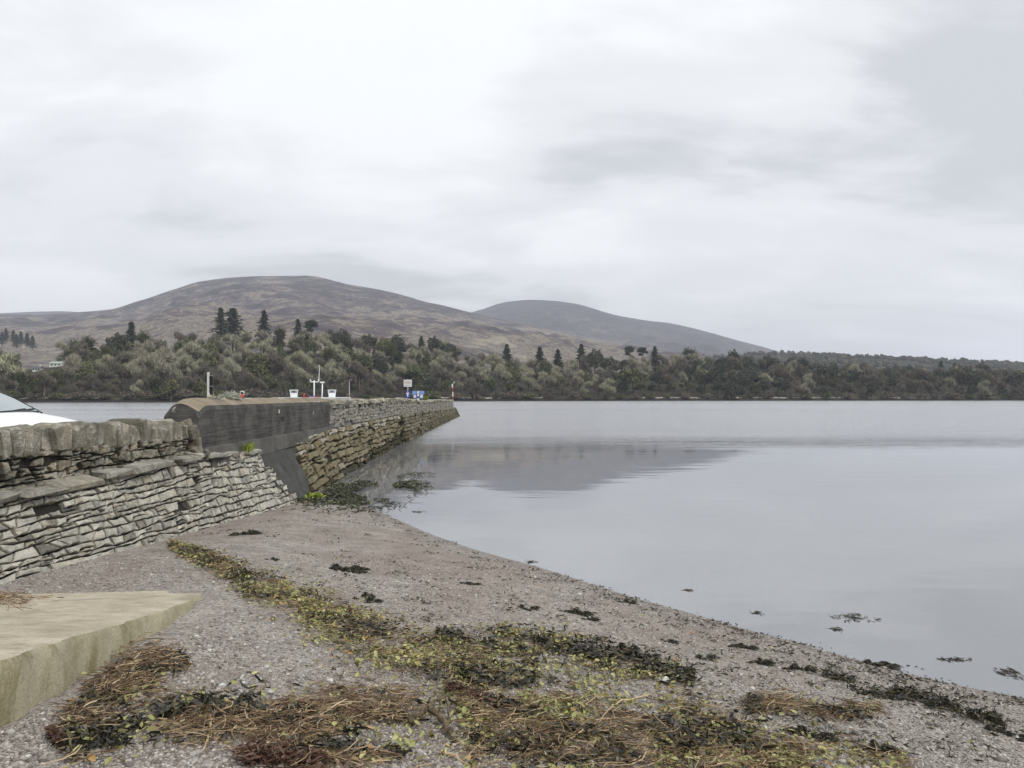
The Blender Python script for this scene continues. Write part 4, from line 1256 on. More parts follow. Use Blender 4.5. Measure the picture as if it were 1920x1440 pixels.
# rounded head of the pier
for r in range(PR + 2):
    t = (r + 0.5) / PR
    for k in range(5):
        p = SP(107.9, t) + Vector((-0.5 - 1.1 * k, 0.25 + 0.3 * t, 0))
        far_items.append((p, (1, 0, 0), (0, 0.8, 0.5), (1.0, 0.3, 0.4)))
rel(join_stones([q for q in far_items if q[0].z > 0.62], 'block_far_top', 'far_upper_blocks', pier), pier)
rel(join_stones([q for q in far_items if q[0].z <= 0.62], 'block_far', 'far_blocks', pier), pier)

# --- concrete parapet on the root of the pier
def face_x(Y): return float(np.interp(Y, [14.3, 21, 27.1, 43, 62, 107], [-5.58, -5.93, -6.17, -6.5, -7.05, -7.9]))
para = tag(empty('concrete_parapet', (-6.2, 20, 1.4)), 'dark weathered concrete parapet wall with a rounded brown top', 'wall')
ys = np.linspace(14.35, 27.1, 100)
prof_face = [(0.0, 1.45), (0.0, 1.7), (0.0, 1.95), (0.0, 2.2), (0.0, 2.36), (-0.03, 2.43)]
prof_top = [(-0.03, 2.435), (-0.12, 2.48), (-0.24, 2.545), (-0.36, 2.575), (-0.46, 2.565), (-0.56, 2.51), (-0.63, 2.40), (-0.66, 2.25)]
prof_back = [(-0.66, 2.25), (-0.68, 1.9), (-0.68, 1.2)]
def wob(Y, k, amp): return amp * float(fbm(Y * 1.7, k * 0.9, 3, 14))
def prof_secs(prof, amp, k0):
    out = []
    for i, Y in enumerate(ys):
        e = max(0.0, 1 - (Y - ys[0]) / 0.5)          # worn, rounded near end
        row = []
        for j, (dx, z) in enumerate(prof):
            zz = z - (0.10 * e * e if z > 2.3 else 0) + wob(Y, j + k0, amp)
            row.append(Vector((face_x(Y) + dx * (1 - 0.06 * e) - 0.03 * e * e + wob(Y + 40, j + k0, amp), Y + (0.06 * e if z > 2.3 else 0) , zz)))
        out.append(row)
    return out
full = prof_face + prof_top[1:] + prof_back[1:]
b = MB(); s_face = prof_secs(prof_face, 0.012, 0); b.loft(s_face, closed=False)
s_full = prof_secs(full, 0.012, 0)
b.add(s_full[0], [tuple(range(len(full)))])
bk = prof_secs(prof_back, 0.01, 30); b.loft(bk, closed=False)
b.add(s_full[-1], [tuple(range(len(full)))[::-1]])
build_world(b, 'wall_body', M['conc_dark'], para, False)
b = MB(); st = prof_secs(prof_top, 0.012, len(prof_face) - 1); b.loft(st, closed=False)
build_world(b, 'wall_top', M['conc_top'], para, True)
b = MB()
b.loft([[Vector((face_x(Y) + 0.03, Y, 1.675 + wob(Y, 5, 0.02) - 0.006 * (Y - 14.6))), Vector((face_x(Y) + 0.10 + wob(Y, 6, 0.03), Y, 1.655 + wob(Y, 9, 0.02) - 0.006 * (Y - 14.6))), Vector((face_x(Y) + 0.17 + wob(Y, 7, 0.03), Y, 1.30)), Vector((face_x(Y) - 0.2, Y, 1.30)), Vector((face_x(Y) - 0.2, Y, 1.66 - 0.006 * (Y - 14.6)))] for Y in np.linspace(14.5, 27.3, 80)])
build_world(b, 'plinth', M['conc_plinth'], para, False)
b = MB(); b.box((face_x(20.6) - 0.03, 20.6, 2.04), (0.08, 0.34, 0.10)); build_world(b, 'drain_hole_shade', M['mortar_and_hole_shade'], para)  # dark block proud of the face, its colour standing in for the hole's shade

# --- rubble parapet on the outer pier
sp = tag(empty('stone_parapet', (-7.2, 65, 1.3)), 'grey rubble parapet with pale coping along the outer pier', 'wall')
def ptop(Y): return float(np.interp(Y, [27, 50, 58, 61, 75, 80, 107], [2.49, 2.46, 2.42, 2.27, 2.30, 2.31, 2.17]))
def pbase(Y): return float(np.interp(Y, TY, TZ))
b = MB()
b.loft([[Vector((face_x(Y), Y, pbase(Y) - 0.1)), Vector((face_x(Y), Y, ptop(Y) - 0.16)), Vector((face_x(Y) - 0.55, Y, ptop(Y) - 0.16)), Vector((face_x(Y) - 0.55, Y, pbase(Y) - 0.1))] for Y in np.linspace(27.12, 107.2, 70)])
build_world(b, 'core', M['parapet_core'], sp)
items = []
for r in range(6):
    Y = 27.1
    while Y < 107:
        L = rs.uniform(0.2, 0.6)
        h = (ptop(Y) - 0.16 - pbase(Y)) / 6
        if rs.random() < 0.82:
            items.append((Vector((face_x(Y + L / 2) + rs.gauss(0.0, 0.015), Y + L / 2, pbase(Y) + h * (r + 0.5) + rs.gauss(0, 0.02))), (0, 1, 0), (1, 0, 0), (L - 0.03, h * rs.uniform(0.7, 1.0), 0.12)))
        Y += L
rel(join_stones(items, 'parapet_small', 'face_stones', sp), sp)
Y = 27.1
while Y < 107:
    L = rs.uniform(0.5, 1.1)
    c = Vector((face_x(Y + L / 2) - 0.24, Y + L / 2, ptop(Y + L / 2) - 0.09 + rs.gauss(0, 0.02)))
    o = put_stone(sp, c, (0, 1, 0), (0, 0, 1), (L - 0.03, 0.72, 0.2), 'block_pale' if rs.random() < 0.6 else 'coping', 'coping_stone', 0.04); rel(o, sp)
    Y += L

# --- near rubble wall with upright coping
nw = tag(empty('rubble_wall', (-5.9, 11, 1.4)), 'near rubble wall of mossy stones topped with upright coping slabs', 'wall')
def wtop(Y): return float(np.interp(Y, [6, 9.2, 12, 13.9], [2.30, 2.27, 2.22, 2.17]))
def wx(Y): return float(np.interp(Y, [6, 9, 13.9], [-6.15, -5.95, -5.62]))
def wbase(Y): return float(np.interp(Y, TY, TZ)) - 0.02
b = MB()
b.loft([[Vector((wx(Y) - 0.07, Y, 1.2)), Vector((wx(Y) - 0.07, Y, wtop(Y) - 0.14)), Vector((wx(Y) - 0.42, Y, wtop(Y) - 0.14)), Vector((wx(Y) - 0.42, Y, 1.2))] for Y in np.linspace(6.0, 13.9, 30)])
build_world(b, 'core', M['mortar_and_hole_shade'], nw)
def RP(Y, t): return Vector((wx(Y), Y, wbase(Y) + (1 - t) * (1.93 - wbase(Y))))
def RN(Y, t): return Vector((wx(Y + .3) - wx(Y - .3), 0.6, 0)).normalized(), Vector((1, -0.07, 0.05)).normalized()
poly_wall(nw, RP, RN, 6.2, lambda t: 14.0 + 0.15 * t, 5, (0.10, 0.30), 0.022, 0.018, 0.16, lambda Y, t: 'rubble', 'stone', 'rubble_small', (0.01, 0.022), 0.55, lambda Y, t: rs.random() < 0.05, 27, 0.25)
Y = 6.2
while Y < 14.0:
    L = rs.uniform(0.10, 0.23)
    h = wtop(Y) - 1.87 + rs.uniform(-0.09, 0.06)
    o = put_stone(nw, Vector((wx(Y + L / 2) - 0.23 + rs.gauss(0, 0.03), Y + L / 2, 1.87 + h / 2)), (0, 1, rs.gauss(0, 0.12)), (1, 0, 0), (L, h, rs.uniform(0.38, 0.56)), 'coping', 'coping_stone', 0.06); rel(o, nw)
    Y += L * 1.03
# tumbled end stones against the concrete
for (x, y, z, a, c_, d_) in ((-5.58, 14.05, 1.66, .26, .18, .22), (-5.60, 14.1, 1.80, .24, .16, .22), (-5.68, 14.02, 1.96, .3, .2, .3), (-5.5, 14.2, 1.58, .24, .12, .25), (-5.8, 14.0, 2.08, .28, .16, .36)):
    rel(put_stone(nw, Vector((x, y, z)), (0, 1, 0.3), (1, 0, 0.2), (a, c_, d_), 'rubble', 'stone', 0.2), nw)
# soil shelf between wall foot and apron
b = MB()
V, F = [], []
for i, Y in enumerate(np.linspace(5.5, 17.4, 90)):
    xa, xb = min(wx(Y), face_x(Y)) - 0.25 if Y > 13 else wx(Y) - 0.12, float(np.interp(Y, TY, TX)) - 0.04
    for j in range(4):
        V.append((xa + (xb - xa) * j / 3, Y, wbase(Y) + 0.01 + 0.05 * float(fbm(Y * 2.2, j * 0.7, 3, 71)) - 0.012 * j))
for i in range(89):
    for j in range(3):
        F.append((i * 4 + j, i * 4 + j + 1, (i + 1) * 4 + j + 1, (i + 1) * 4 + j))
M['soil'] = plain('dark_soil', (0.055, 0.05, 0.04), 0.95, var=0.5, scale=12)
tag(MB().add(V, F).build('soil_ledge', M['soil'], None, True), kind='structure')

# road and quay behind the wall
b = MB()
b.box((-10.15, -27.4, -0.61), (8.0, 83.2, 3.88))
tag(b.build('road', M['road']), kind='structure')

# ------------------------------------------------------------------ slipway
slip = tag(empty('slipway', (-3.6, 5, 0.6)), 'beige concrete slipway with stained edge running down onto the gravel', 'slipway')
SE = [(1.2, -2.50, 1.62), (2.5, -2.52, 1.48), (3.97, -2.55, 1.29), (4.99, -2.60, 1.15), (6.0, -2.70, 0.985), (6.9, -2.80, 0.86), (7.45, -2.89, 0.79), (7.72, -2.98, 0.75), (7.86, -3.14, 0.73)]
SE = [(Y_, X_s, z_s if Y_ < 3.9 else float(beach_z(X_s, Y_)) + float(np.interp(Y_, [3.97, 5, 6, 6.9, 7.45, 7.86], [0.33, 0.25, 0.15, 0.075, 0.03, 0.0]))) for Y_, X_s, z_s in SE]
SE[1] = (SE[1][0], SE[1][1], max(SE[1][2], SE[2][2] + 0.15)); SE[0] = (SE[0][0], SE[0][1], max(SE[0][2], SE[1][2] + 0.13))
top_secs, face_secs = [], []
for (Y, X, z) in [(a, float(np.interp(a, [s[0] for s in SE], [s[1] for s in SE])), float(np.interp(a, [s[0] for s in SE], [s[2] for s in SE]))) for a in np.linspace(1.2, 7.86, 120)]:
    w = 0.025 * float(fbm(Y * 3.0, 0.0, 4, 88)) + 0.03 * float(fbm(Y * 9.0, 2.0, 3, 18))
    z2 = z + 0.006 * float(fbm(Y * 5, 3, 3, 5))
    row = []
    for q in np.linspace(0, 1, 12):
        xx = X + w + (-6.2 - X) * q
        back = 0.55 * q * sstep(6.4, 7.8, Y)
        row.append(Vector((xx, Y - back, z2 - (0.012 if q == 0 else 0) + 0.01 * float(fbm(xx * 1.5, Y * 1.5, 3, 7)) + 0.08 * back)))
    top_secs.append(row)
    gz = min(float(beach_z(X, Y)) - 0.25, z - 0.05)
    face_secs.append([row[0] + Vector((0.0, 0, 0)), row[0] + Vector((0.022 + 0.01 * float(fbm(Y * 9, 1, 3, 4)), 0, -0.03)), Vector((X + w + 0.035, Y, (z2 + gz) / 2)), Vector((X + w + 0.05, Y, gz))])
b = MB(); b.loft(top_secs, closed=False); build_world(b, 'ramp_surface', M['slip'], slip, True)
b = MB(); b.loft(face_secs, closed=False); build_world(b, 'ramp_edge', M['slip_face'], slip, True)
b = MB(); b.add([top_secs[-1][i] for i in range(12)] + [p + Vector((0, 0.06, -0.35)) for p in top_secs[-1]], [(i, i + 1, i + 13, i + 12) for i in range(11)]); build_world(b, 'ramp_toe', M['slip_face'], slip, False)

# ================================================================== things on the road and pier
M['car_white'] = plain('white_car_paint', (0.78, 0.79, 0.80), 0.25, var=0.02, spec=0.5)
M['car_black'] = plain('black_trim', (0.02, 0.02, 0.022), 0.5, var=0.1)
M['tyre'] = plain('tyre_rubber', (0.025, 0.025, 0.025), 0.85)
M['rim'] = plain('alloy_rim', (0.45, 0.46, 0.47), 0.35, 0.7)
M['red_lens'] = plain('red_lens', (0.35, 0.02, 0.02), 0.2)
M['lamp_lens'] = plain('clear_lens', (0.6, 0.62, 0.64), 0.1, spec=0.7)
def glass_mat():
    m, nt, b = material('car_glass')
    b.inputs['Base Color'].default_value = (0.22, 0.27, 0.28, 1)
    b.inputs['Roughness'].default_value = 0.04
    b.inputs['IOR'].default_value = 2.3
    b.inputs['Specular IOR Level'].default_value = 0.7
    return m
M['car_glass'] = glass_mat()
def lerp_tab(x, tab):
    return [float(np.interp(x, [t[0] for t in tab], [t[k] for t in tab])) for k in range(1, len(tab[0]))]
car = tag(empty('parked_car', (-8.45, 11.9, 1.33)), 'white car parked nose-on behind the rubble wall at the left edge', 'car')
# lower body: x forward; table x, z bottom, z top, half width
TAB = [(-2.08, .42, .80, .62), (-2.02, .30, .92, .76), (-1.7, .24, .98, .84), (-1.0, .22, .98, .87), (0.0, .22, .98, .87), (0.85, .22, 1.02, .87), (1.0, .22, 1.03, .865), (1.4, .23, .96, .85), (1.75, .25, .88, .80), (1.95, .30, .80, .70), (2.06, .38, .66, .55)]
b = MB(); secs = []
for x in np.concatenate([np.linspace(-2.08, -1.7, 6), np.linspace(-1.5, 1.0, 12), np.linspace(1.1, 2.06, 14)]):
    zb, zt, hw = lerp_tab(x, TAB)
    zm = zb + (zt - zb) * 0.55
    row = [(-hw * .86, zb), (-hw, zb + .12), (-hw * 1.01, zm), (-hw * .97, zt - .10), (-hw * .86, zt - .02), (-hw * .5, zt + .018), (0, zt + .03), (hw * .5, zt + .018), (hw * .86, zt - .02), (hw * .97, zt - .10), (hw * 1.01, zm), (hw, zb + .12), (hw * .86, zb)]
    secs.append([Vector((x, y, z)) for y, z in row])
b.loft(secs); b.build('body', M['car_white'], car, True)
# cabin
CT = [(-1.95, .93, .94, .74), (-1.55, .93, 1.30, .62), (-1.2, .93, 1.395, .585), (-0.6, .93, 1.435, .58), (-0.1, .93, 1.44, .60), (0.25, .93, 1.405, .60), (0.62, .95, 1.245, .66), (1.05, .98, 1.0, .74)]
b = MB(); secs = []
for x in np.concatenate([np.linspace(-1.95, -1.2, 7), np.linspace(-1.0, 0.1, 7), np.linspace(0.2, 1.05, 9)]):
    zb, zt, hw = lerp_tab(x, CT)
    bw = 0.80
    secs.append([Vector((x, y, z)) for y, z in [(-bw, zb), (-(bw * .35 + hw * .65), zb + (zt - zb) * .6), (-hw, zt - .03), (-hw * .9, zt), (-hw * .4, zt + .018), (0, zt + .024), (hw * .4, zt + .018), (hw * .9, zt), (hw, zt - .03), (bw * .35 + hw * .65, zb + (zt - zb) * .6), (bw, zb)]])
b.loft(secs); b.build('cabin', M['car_white'], car, True)
# windscreen sheet lying just proud of the sloping front of the cabin
b = MB(); secs = []
for x in np.linspace(0.27, 1.03, 9):
    zb, zt, hw = lerp_tab(x, CT)
    secs.append([Vector((x + .012, y * hw, zt + .018 * (1 - abs(y)) + .012)) for y in (-.93, -.6, -.3, 0, .3, .6, .93)])
b.loft(secs, closed=False); ws = b.build('windscreen', M['car_glass'], car, True)
b = MB(); b.tube([(1.02, -.66, 1.035), (1.07, 0, 1.06), (1.02, .66, 1.035)], .016, 6); b.build('scuttle_seal', M['car_black'], car, True)
for s in (-1, 1):
    b = MB(); b.tube([(1.05, .12 * s, 1.05), (1.0, .12 * s + .28, 1.075), (0.95, .12 * s + .55, 1.085)], .011, 5); b.build('wiper', M['car_black'], ws)
for s in (-1, 1):
    b = MB(); b.tube([(1.04, .73 * s, 1.01), (0.62, .655 * s, 1.255), (0.25, .59 * s, 1.41), (-0.3, .575 * s, 1.45)], .014, 5); b.build('window_trim', M['car_black'], car)
    for x0, x1 in ((-.55, .42), (-1.35, -.62)):
        V = []
        for x in (x0, x1):
            zb, zt, hw = lerp_tab(x, CT)
            V += [(x, s * (0.80 + .012), zb + .06), (x, s * (hw + .030), zt - .09)]
        b = MB().add(V, [(0, 2, 3, 1)]); b.build('side_window', M['car_glass'], car)
    b = MB(); b.box((0.62, s * .98, 1.02), (.12, .2, .14)); b.build('mirror', M['car_white'], car)
    b = MB(); b.box((1.86, s * .58, .70), (.20, .30, .14)); b.build('headlight', M['lamp_lens'], car)
    b = MB(); b.box((-2.0, s * .62, .80), (.12, .24, .2)); b.build('tail_light', M['red_lens'], car)
    for x in (-1.28, 1.30):
        w_ = link('wheel', mesh_from('wheel', np.array(MB().tube([(x, s * .68, .31), (x, s * .89, .31)], .31, 18).V), MB().tube([(x, s * .68, .31), (x, s * .89, .31)], .31, 18).F, M['tyre'], False), car)
        b = MB(); b.tube([(x, s * .885, .31), (x, s * .905, .31)], .20, 12); b.build('rim', M['rim'], w_)
b = MB(); b.box((2.03, 0, .40), (.05, .52, .11)); b.build('number_plate', M['render_white'], car)

# ---- marker post beyond the concrete parapet
M['pw'] = plain('weathered_white_paint', (0.60, 0.60, 0.55), 0.8, var=0.2, scale=8)
M['pblack'] = plain('tarred_timber', (0.012, 0.012, 0.016), 0.7, var=0.3)
M['cream'] = plain('cream_box', (0.62, 0.56, 0.36), 0.7, var=0.15)
M['steel'] = plain('galvanised_steel', (0.38, 0.40, 0.42), 0.5, 0.4)
M['whitemetal'] = plain('white_painted_metal', (0.74, 0.75, 0.76), 0.45, var=0.05)
M['redp'] = plain('red_paint', (0.40, 0.05, 0.045), 0.5, var=0.15)
M['bluep'] = plain('blue_sign_paint', (0.05, 0.09, 0.36), 0.45, var=0.1)
M['bluelight'] = plain('pale_blue_panel', (0.20, 0.33, 0.62), 0.45, var=0.1)
M['paper'] = plain('notice_paper', (0.62, 0.66, 0.72), 0.6, var=0.1)
M['ink'] = plain('sign_ink', (0.10, 0.10, 0.11), 0.6)
M['inkred'] = plain('faded_red_ink', (0.38, 0.13, 0.10), 0.6)
M['inkgold'] = plain('faded_yellow_ink', (0.50, 0.40, 0.20), 0.6)
M['hull'] = plain('boat_hull_paint', (0.06, 0.10, 0.22), 0.4)
def postpt(px, X): return X / float(px_t(px))
Yp = postpt(393, -10.4)
mp = tag(empty('marker_post', (-10.4, Yp, 1.2)), 'narrow white and black upright post behind the concrete parapet', 'post')
k = Yp / FPX
topz = EYE + 46 * k - 1.2
b = MB(); b.box((-0.045, 0, topz * .5 + .24), (3.4 * k, .07, topz - .48)); b.build('white_board', M['pw'], mp)
b = MB(); b.box((0.03, .05, topz * .5 - .05), (4.2 * k, .09, topz - .1)); b.build('tarred_timber', M['pblack'], mp)
b = MB(); b.box((-0.03, 0.0, .78), (4.4 * k, .09, 1.5)); b.build('lower_board', M['pw'], mp)
b = MB(); b.box((0.05, -.075, .86), (5.2 * k, .06, 1.2)); b.build('cream_casing', M['cream'], mp)
for zz in (topz - .12, topz - .48):
    b = MB(); b.box((0.06, -.01, zz), (5.5 * k, .03, .02)); b.build('rung', M['steel'], mp)

# ---- net heap, ropes and buoy on the wall top
def ridge_pt(px):
    Y = 16.0
    for _ in range(20):
        Y = (face_x(Y) - 0.34) / float(px_t(px))
    return Vector((face_x(Y) - 0.34, Y, 2.56))
M['net'] = rnd_mat('grey_green_net', [(0, (0.20, 0.21, 0.17)), (0.5, (0.36, 0.37, 0.31)), (1, (0.52, 0.52, 0.46))], 0.9, 0.1, 30)
def heap(name, c, sx, sy, sz, n, matkey, label, cat, rng, L=(0.06, 0.2), Wd=(0.008, 0.02)):
    """a mound of short curved strands"""
    a = rng.uniform(0, 6.28, n); q = np.sqrt(rng.random(n)); hh = (1 - q ** 2) * rng.random(n) ** 0.5
    P = np.stack([np.cos(a) * q * sx, np.sin(a) * q * sy, hh * sz], -1)
    V, F = cards(P, rng.normal(size=(n, 3)) * np.array([1, 1, 0.35]), L, Wd, rng, 0.3)
    o = link(name, mesh_from(name, V, F, M[matkey], False, np.repeat(rng.random(n), 4)))
    o.location = c
    return tag(o, label, cat)
rn = np.random.default_rng(77)
p = ridge_pt(431)
o = heap('fishing_net', p + Vector((0, 0, 0.0)), 0.15, 0.45, 0.15, 900, 'net', 'pale grey heap of netting lying on the concrete parapet', 'fishing net', rn)
p = ridge_pt(404)
heap('rope_coil', p, 0.10, 0.25, 0.05, 300, 'net', 'low tangle of rope beside the marker post on the parapet', 'rope', rn)
p = ridge_pt(453)
by = tag(empty('mooring_buoy', p), 'small red buoy with a white ring on the concrete parapet', 'buoy')
b = MB(); b.loft([[Vector((math.cos(2 * math.pi * i / 10) * r_, math.sin(2 * math.pi * i / 10) * r_, z)) for i in range(10)] for r_, z in ((.02, -.01), (.05, .015), (.06, .045), (.05, .08), (.02, .10))]); b.build('float', M['redp'], by, True)
b = MB(); b.tube([(.0 + .05 * math.cos(q), .03, .12 + .045 * math.sin(q)) for q in np.linspace(0, 6.28, 13)], .016, 6); b.build('ring', M['pw'], by, True)

# ---- work boat moored on the far side of the pier, its roof showing above the parapet
Xb = -15.2
Y0b, Y1b = postpt(542, Xb), postpt(632, Xb)
boat = tag(empty('work_boat', (Xb, (Y0b + Y1b) / 2, 0)), 'white work boat behind the parapet with roof boxes and tee-shaped aerial mast', 'boat')
Lb = (Y1b - Y0b)
def bloc(px, py, X=Xb):
    Y = postpt(px, X)
    return Vector((X - Xb, Y - (Y0b + Y1b) / 2, EYE + (HORIZON - py) / FPX * Y)), Y / FPX
b = MB(); secs = []
for q in np.linspace(-1, 1, 15):
    y = q * (Lb / 2 + 2.2); w = 1.75 * (1 - max(0, (q - .2) / .8) ** 2.2) * (1 if q > -.9 else .93) + .04
    sh = .25 * max(0, q) ** 2
    secs.append([Vector((-w * .55, y, -.5)), Vector((-w, y, .35)), Vector((-w * 1.04, y, 1.25 + sh)), Vector((-w * .96, y, 1.25 + sh)), Vector((w * .96, y, 1.25 + sh)), Vector((w * 1.04, y, 1.25 + sh)), Vector((w, y, .35)), Vector((w * .55, y, -.5))])
b.loft(secs); b.build('hull', M['hull'], boat, True)
b = MB(); b.box((0, 0, 1.84), (2.3, Lb * .9, 1.24)); wh = b.build('wheelhouse', M['whitemetal'], boat)
for y in np.linspace(-Lb * .38, Lb * .38, 6):
    b = MB(); b.box((1.152, y, 1.95), (.02, Lb * .1, .5)); b.build('window', M['pane'], wh)
b = MB(); b.box((0, 0, 2.515), (2.6, Lb * .94, .10)); b.build('roof', M['whitemetal'], boat)
b = MB(); b.box((1.05, -Lb * .36, 2.585), (.4, Lb * .22, .05)); b.build('red_roof_edge', M['redp'], boat)
ROOF = 2.56
for px_ in (551, 622.5):
    c, kk = bloc(px_, 737)
    w, h = 15 * kk, 13.5 * kk
    box_ = empty('roof_box', (c.x, c.y, ROOF)); box_.parent = boat
    bb = MB()
    for s in (-1, 1):
        bb.tube([(s * w * .36, 0, 0), (s * w * .47, 0, h)], .035, 4)
    bb.box((0, 0, h), (w * 1.06, .12, .06)); bb.box((0, .02, h * .33), (w * .74, .12, h * .62)); bb.box((0, .05, h * .8), (w * .9, .03, h * .1))
    box_.name = 'roof_box'
    bpy.data.objects.remove(box_)
    o = bb.build('roof_box', M['whitemetal'], boat); o.location = (c.x, c.y, ROOF)
    b = MB(); b.box((0, -.05, h * .76), (w * .3, .03, h * .2)); o2 = b.build('opening', M['ink'], o)
c, kk = bloc(589, 740)
zt_ = EYE + (HORIZON - 716) * kk
b = MB(); b.tube([(c.x, c.y, ROOF), (c.x, c.y, zt_ + .12)], .05, 8); mast = b.build('mast', M['whitemetal'], boat, True)
b = MB(); b.box((c.x + .03, c.y, zt_), (16 * kk, .07, .07)); b.box((c.x + .03 - 7.6 * kk, c.y, zt_ + 2.2 * kk), (.07, .07, 5 * kk)); b.box((c.x + .03 + 7.6 * kk, c.y, zt_ + 2 * kk), (.07, .07, 5.5 * kk)); b.build('crossbar', M['whitemetal'], mast)
b = MB(); b.tube([(c.x + .03 + 7.8 * kk, c.y, zt_), (c.x + .03 + 9.5 * kk, c.y, zt_ + 32 * kk)], [.028, .018], 6); b.build('aerial', M['whitemetal'], mast)
c, kk = bloc(604, 740)
zt_ = EYE + (HORIZON - 718) * kk
b = MB(); b.tube([(c.x, c.y, ROOF), (c.x + .02, c.y, zt_)], .05, 8); rp = b.build('radar_post', M['whitemetal'], boat, True)
b = MB(); b.box((c.x + .02, c.y, zt_ + .05), (7 * kk, .2, .11)); b.build('radar', M['whitemetal'], rp)
c, kk = bloc(570, 737)
b = MB(); b.loft([[Vector((c.x + math.cos(2 * math.pi * i / 8) * r_, c.y + math.sin(2 * math.pi * i / 8) * r_, ROOF + z)) for i in range(8)] for r_, z in ((.05, 0), (.07, .08), (.08, .22), (.04, .3))]); b.build('red_light', M['redp'], boat, True)
b = MB(); b.box((c.x - .05, c.y + .1, ROOF + .08), (17 * kk, .3, .16)); b.build('dark_roll', M['car_black'], boat)
c, kk = bloc(587, 742)
b = MB(); b.box((c.x + .02, c.y - .3, ROOF + .05), (13 * kk, .3, .1)); b.build('blue_locker', M['bluep'], boat)

# ---- signs on the pier
def lines_on(parent, w, z0, z1, n, y, mats):
    for i in range(n):
        z = z1 - (z1 - z0) * (i + .5) / n
        x = -w / 2
        while x < w / 2 - .03:
            l = random.uniform(.04, .12)
            l = min(l, w / 2 - x)
            bb = MB(); bb.box((x + l / 2, y, z), (l * .86, .004, (z1 - z0) / n * .45)); bb.build('lettering', M[mats[i % len(mats)]], parent)
            x += l + .015
Xs = -7.95
Ys_ = postpt(764.5, Xs); kk = Ys_ / FPX
sg = tag(empty('notice_sign', (Xs, Ys_, 1.15)), 'white square notice above a blue oval sign on one grey post', 'sign')
zc = EYE + (HORIZON - 718.5) * kk - 1.15
b = MB(); b.tube([(0, .05, -.1), (0, .05, zc + .3)], .035, 8); b.build('post', M['steel'], sg, True)
b = MB(); b.box((0, 0, zc), (15 * kk, .04, 13 * kk)); pl = b.build('white_plate', M['render_white'], sg)
lines_on(pl, 12 * kk, zc - 5 * kk, zc + 5 * kk, 5, -.024, ['inkgold', 'ink', 'inkred', 'paper', 'ink'])
zo = EYE + (HORIZON - 739.5) * kk - 1.15
b = MB(); oval = [(math.cos(q) * 4.2 * kk, math.sin(q) * 7.4 * kk) for q in np.linspace(0, 6.283, 25)[:-1]]
b.loft([[Vector((x, -.03, zo + z)) for x, z in oval], [Vector((x, 0.0, zo + z)) for x, z in oval]]); ov = b.build('blue_oval', M['bluep'], sg)
b = MB(); b.box((0, -.034, zo - .8 * kk), (2.2 * kk, .006, 6.5 * kk)); b.box((0, -.0345, zo + 2.0 * kk), (4.8 * kk, .006, 2.6 * kk)); b.box((0, -.034, zo + 5.0 * kk), (1.4 * kk, .006, 1.2 * kk)); b.build('white_symbol', M['render_white'], ov)
Ys_ = postpt(785.5, Xs); kk = Ys_ / FPX
nb_ = tag(empty('notice_board', (Xs, Ys_, 1.15)), 'blue and white panelled notice board beside the oval sign', 'notice board')
def panel(px0, px1, y0, y1, mat, name, yo=0.0):
    x0, x1 = (px0 - 785.5) * kk, (px1 - 785.5) * kk
    z0, z1 = EYE + (HORIZON - y1) * kk - 1.15, EYE + (HORIZON - y0) * kk - 1.15
    bb = MB(); bb.box(((x0 + x1) / 2, yo, (z0 + z1) / 2), (x1 - x0, .04, z1 - z0)); return bb.build(name, M[mat], nb_)
panel(773, 781, 733, 739.5, 'bluelight', 'header_panel'); panel(787, 795.5, 733, 739.5, 'bluelight', 'header_panel')
panel(774.5, 781, 740.0, 747, 'bluep', 'blue_panel', .02); panel(775.5, 780, 740.5, 746, 'paper', 'notice', -.02)
panel(787.5, 793.5, 740.0, 747, 'bluep', 'blue_panel', .02); panel(788, 793, 740.0, 746, 'paper', 'notice', -.02)
panel(782, 786.2, 733, 738, 'paper', 'notice'); panel(781.6, 786.6, 738.4, 752, 'bluep', 'blue_panel', .03); panel(782.2, 786, 739, 743, 'render_white', 'notice', -.02); panel(782.4, 786.2, 747, 751.5, 'render_white', 'notice', -.02)
for px_ in (777.5, 784.2, 791):
    b = MB(); b.tube([((px_ - 785.5) * kk, .08, -.1), ((px_ - 785.5) * kk, .08, EYE + (HORIZON - 733) * kk - 1.15)], .03, 6); b.build('post', M['steel'], nb_)
# light pole at the pier head
Xl = -7.6; Yl = 105.6; Xl = float(px_t(849)) * Yl; kk = Yl / FPX
lp = tag(empty('light_pole', (Xl, Yl, 1.08)), 'thin red and white pole with a small lamp at the pier head', 'pole')
z1_ = EYE + (HORIZON - 726) * kk - 1.08
b = MB(); b.tube([(0, 0, -.1), (0, 0, z1_)], .05, 8); b.build('white_post', M['whitemetal'], lp, True)
for z_ in (z1_ - .32, z1_ - 1.5):
    b = MB(); b.tube([(0, 0, z_ - .28), (0, 0, z_ + .28)], .058, 8); b.build('red_band', M['redp'], lp, True)
b = MB(); b.box((-.06, 0, z1_ + .2), (.16, .16, .42)); b.build('lamp_housing', M['whitemetal'], lp)
b = MB(); b.tube([(.02, 0, z1_ + .35), (.14, 0, z1_ + .62)], [.03, .03], 6); b.tube([(.10, 0, z1_ + .62), (.24, 0, z1_ + .68)], .06, 8); b.build('lamp', M['whitemetal'], lp, True)
b = MB(); b.tube([(.05, 0, z1_ - .75), (.5, .1, z1_ - .95), (.8, .2, z1_ - 1.0)], .02, 5); b.build('bracket', M['redp'], lp, True)
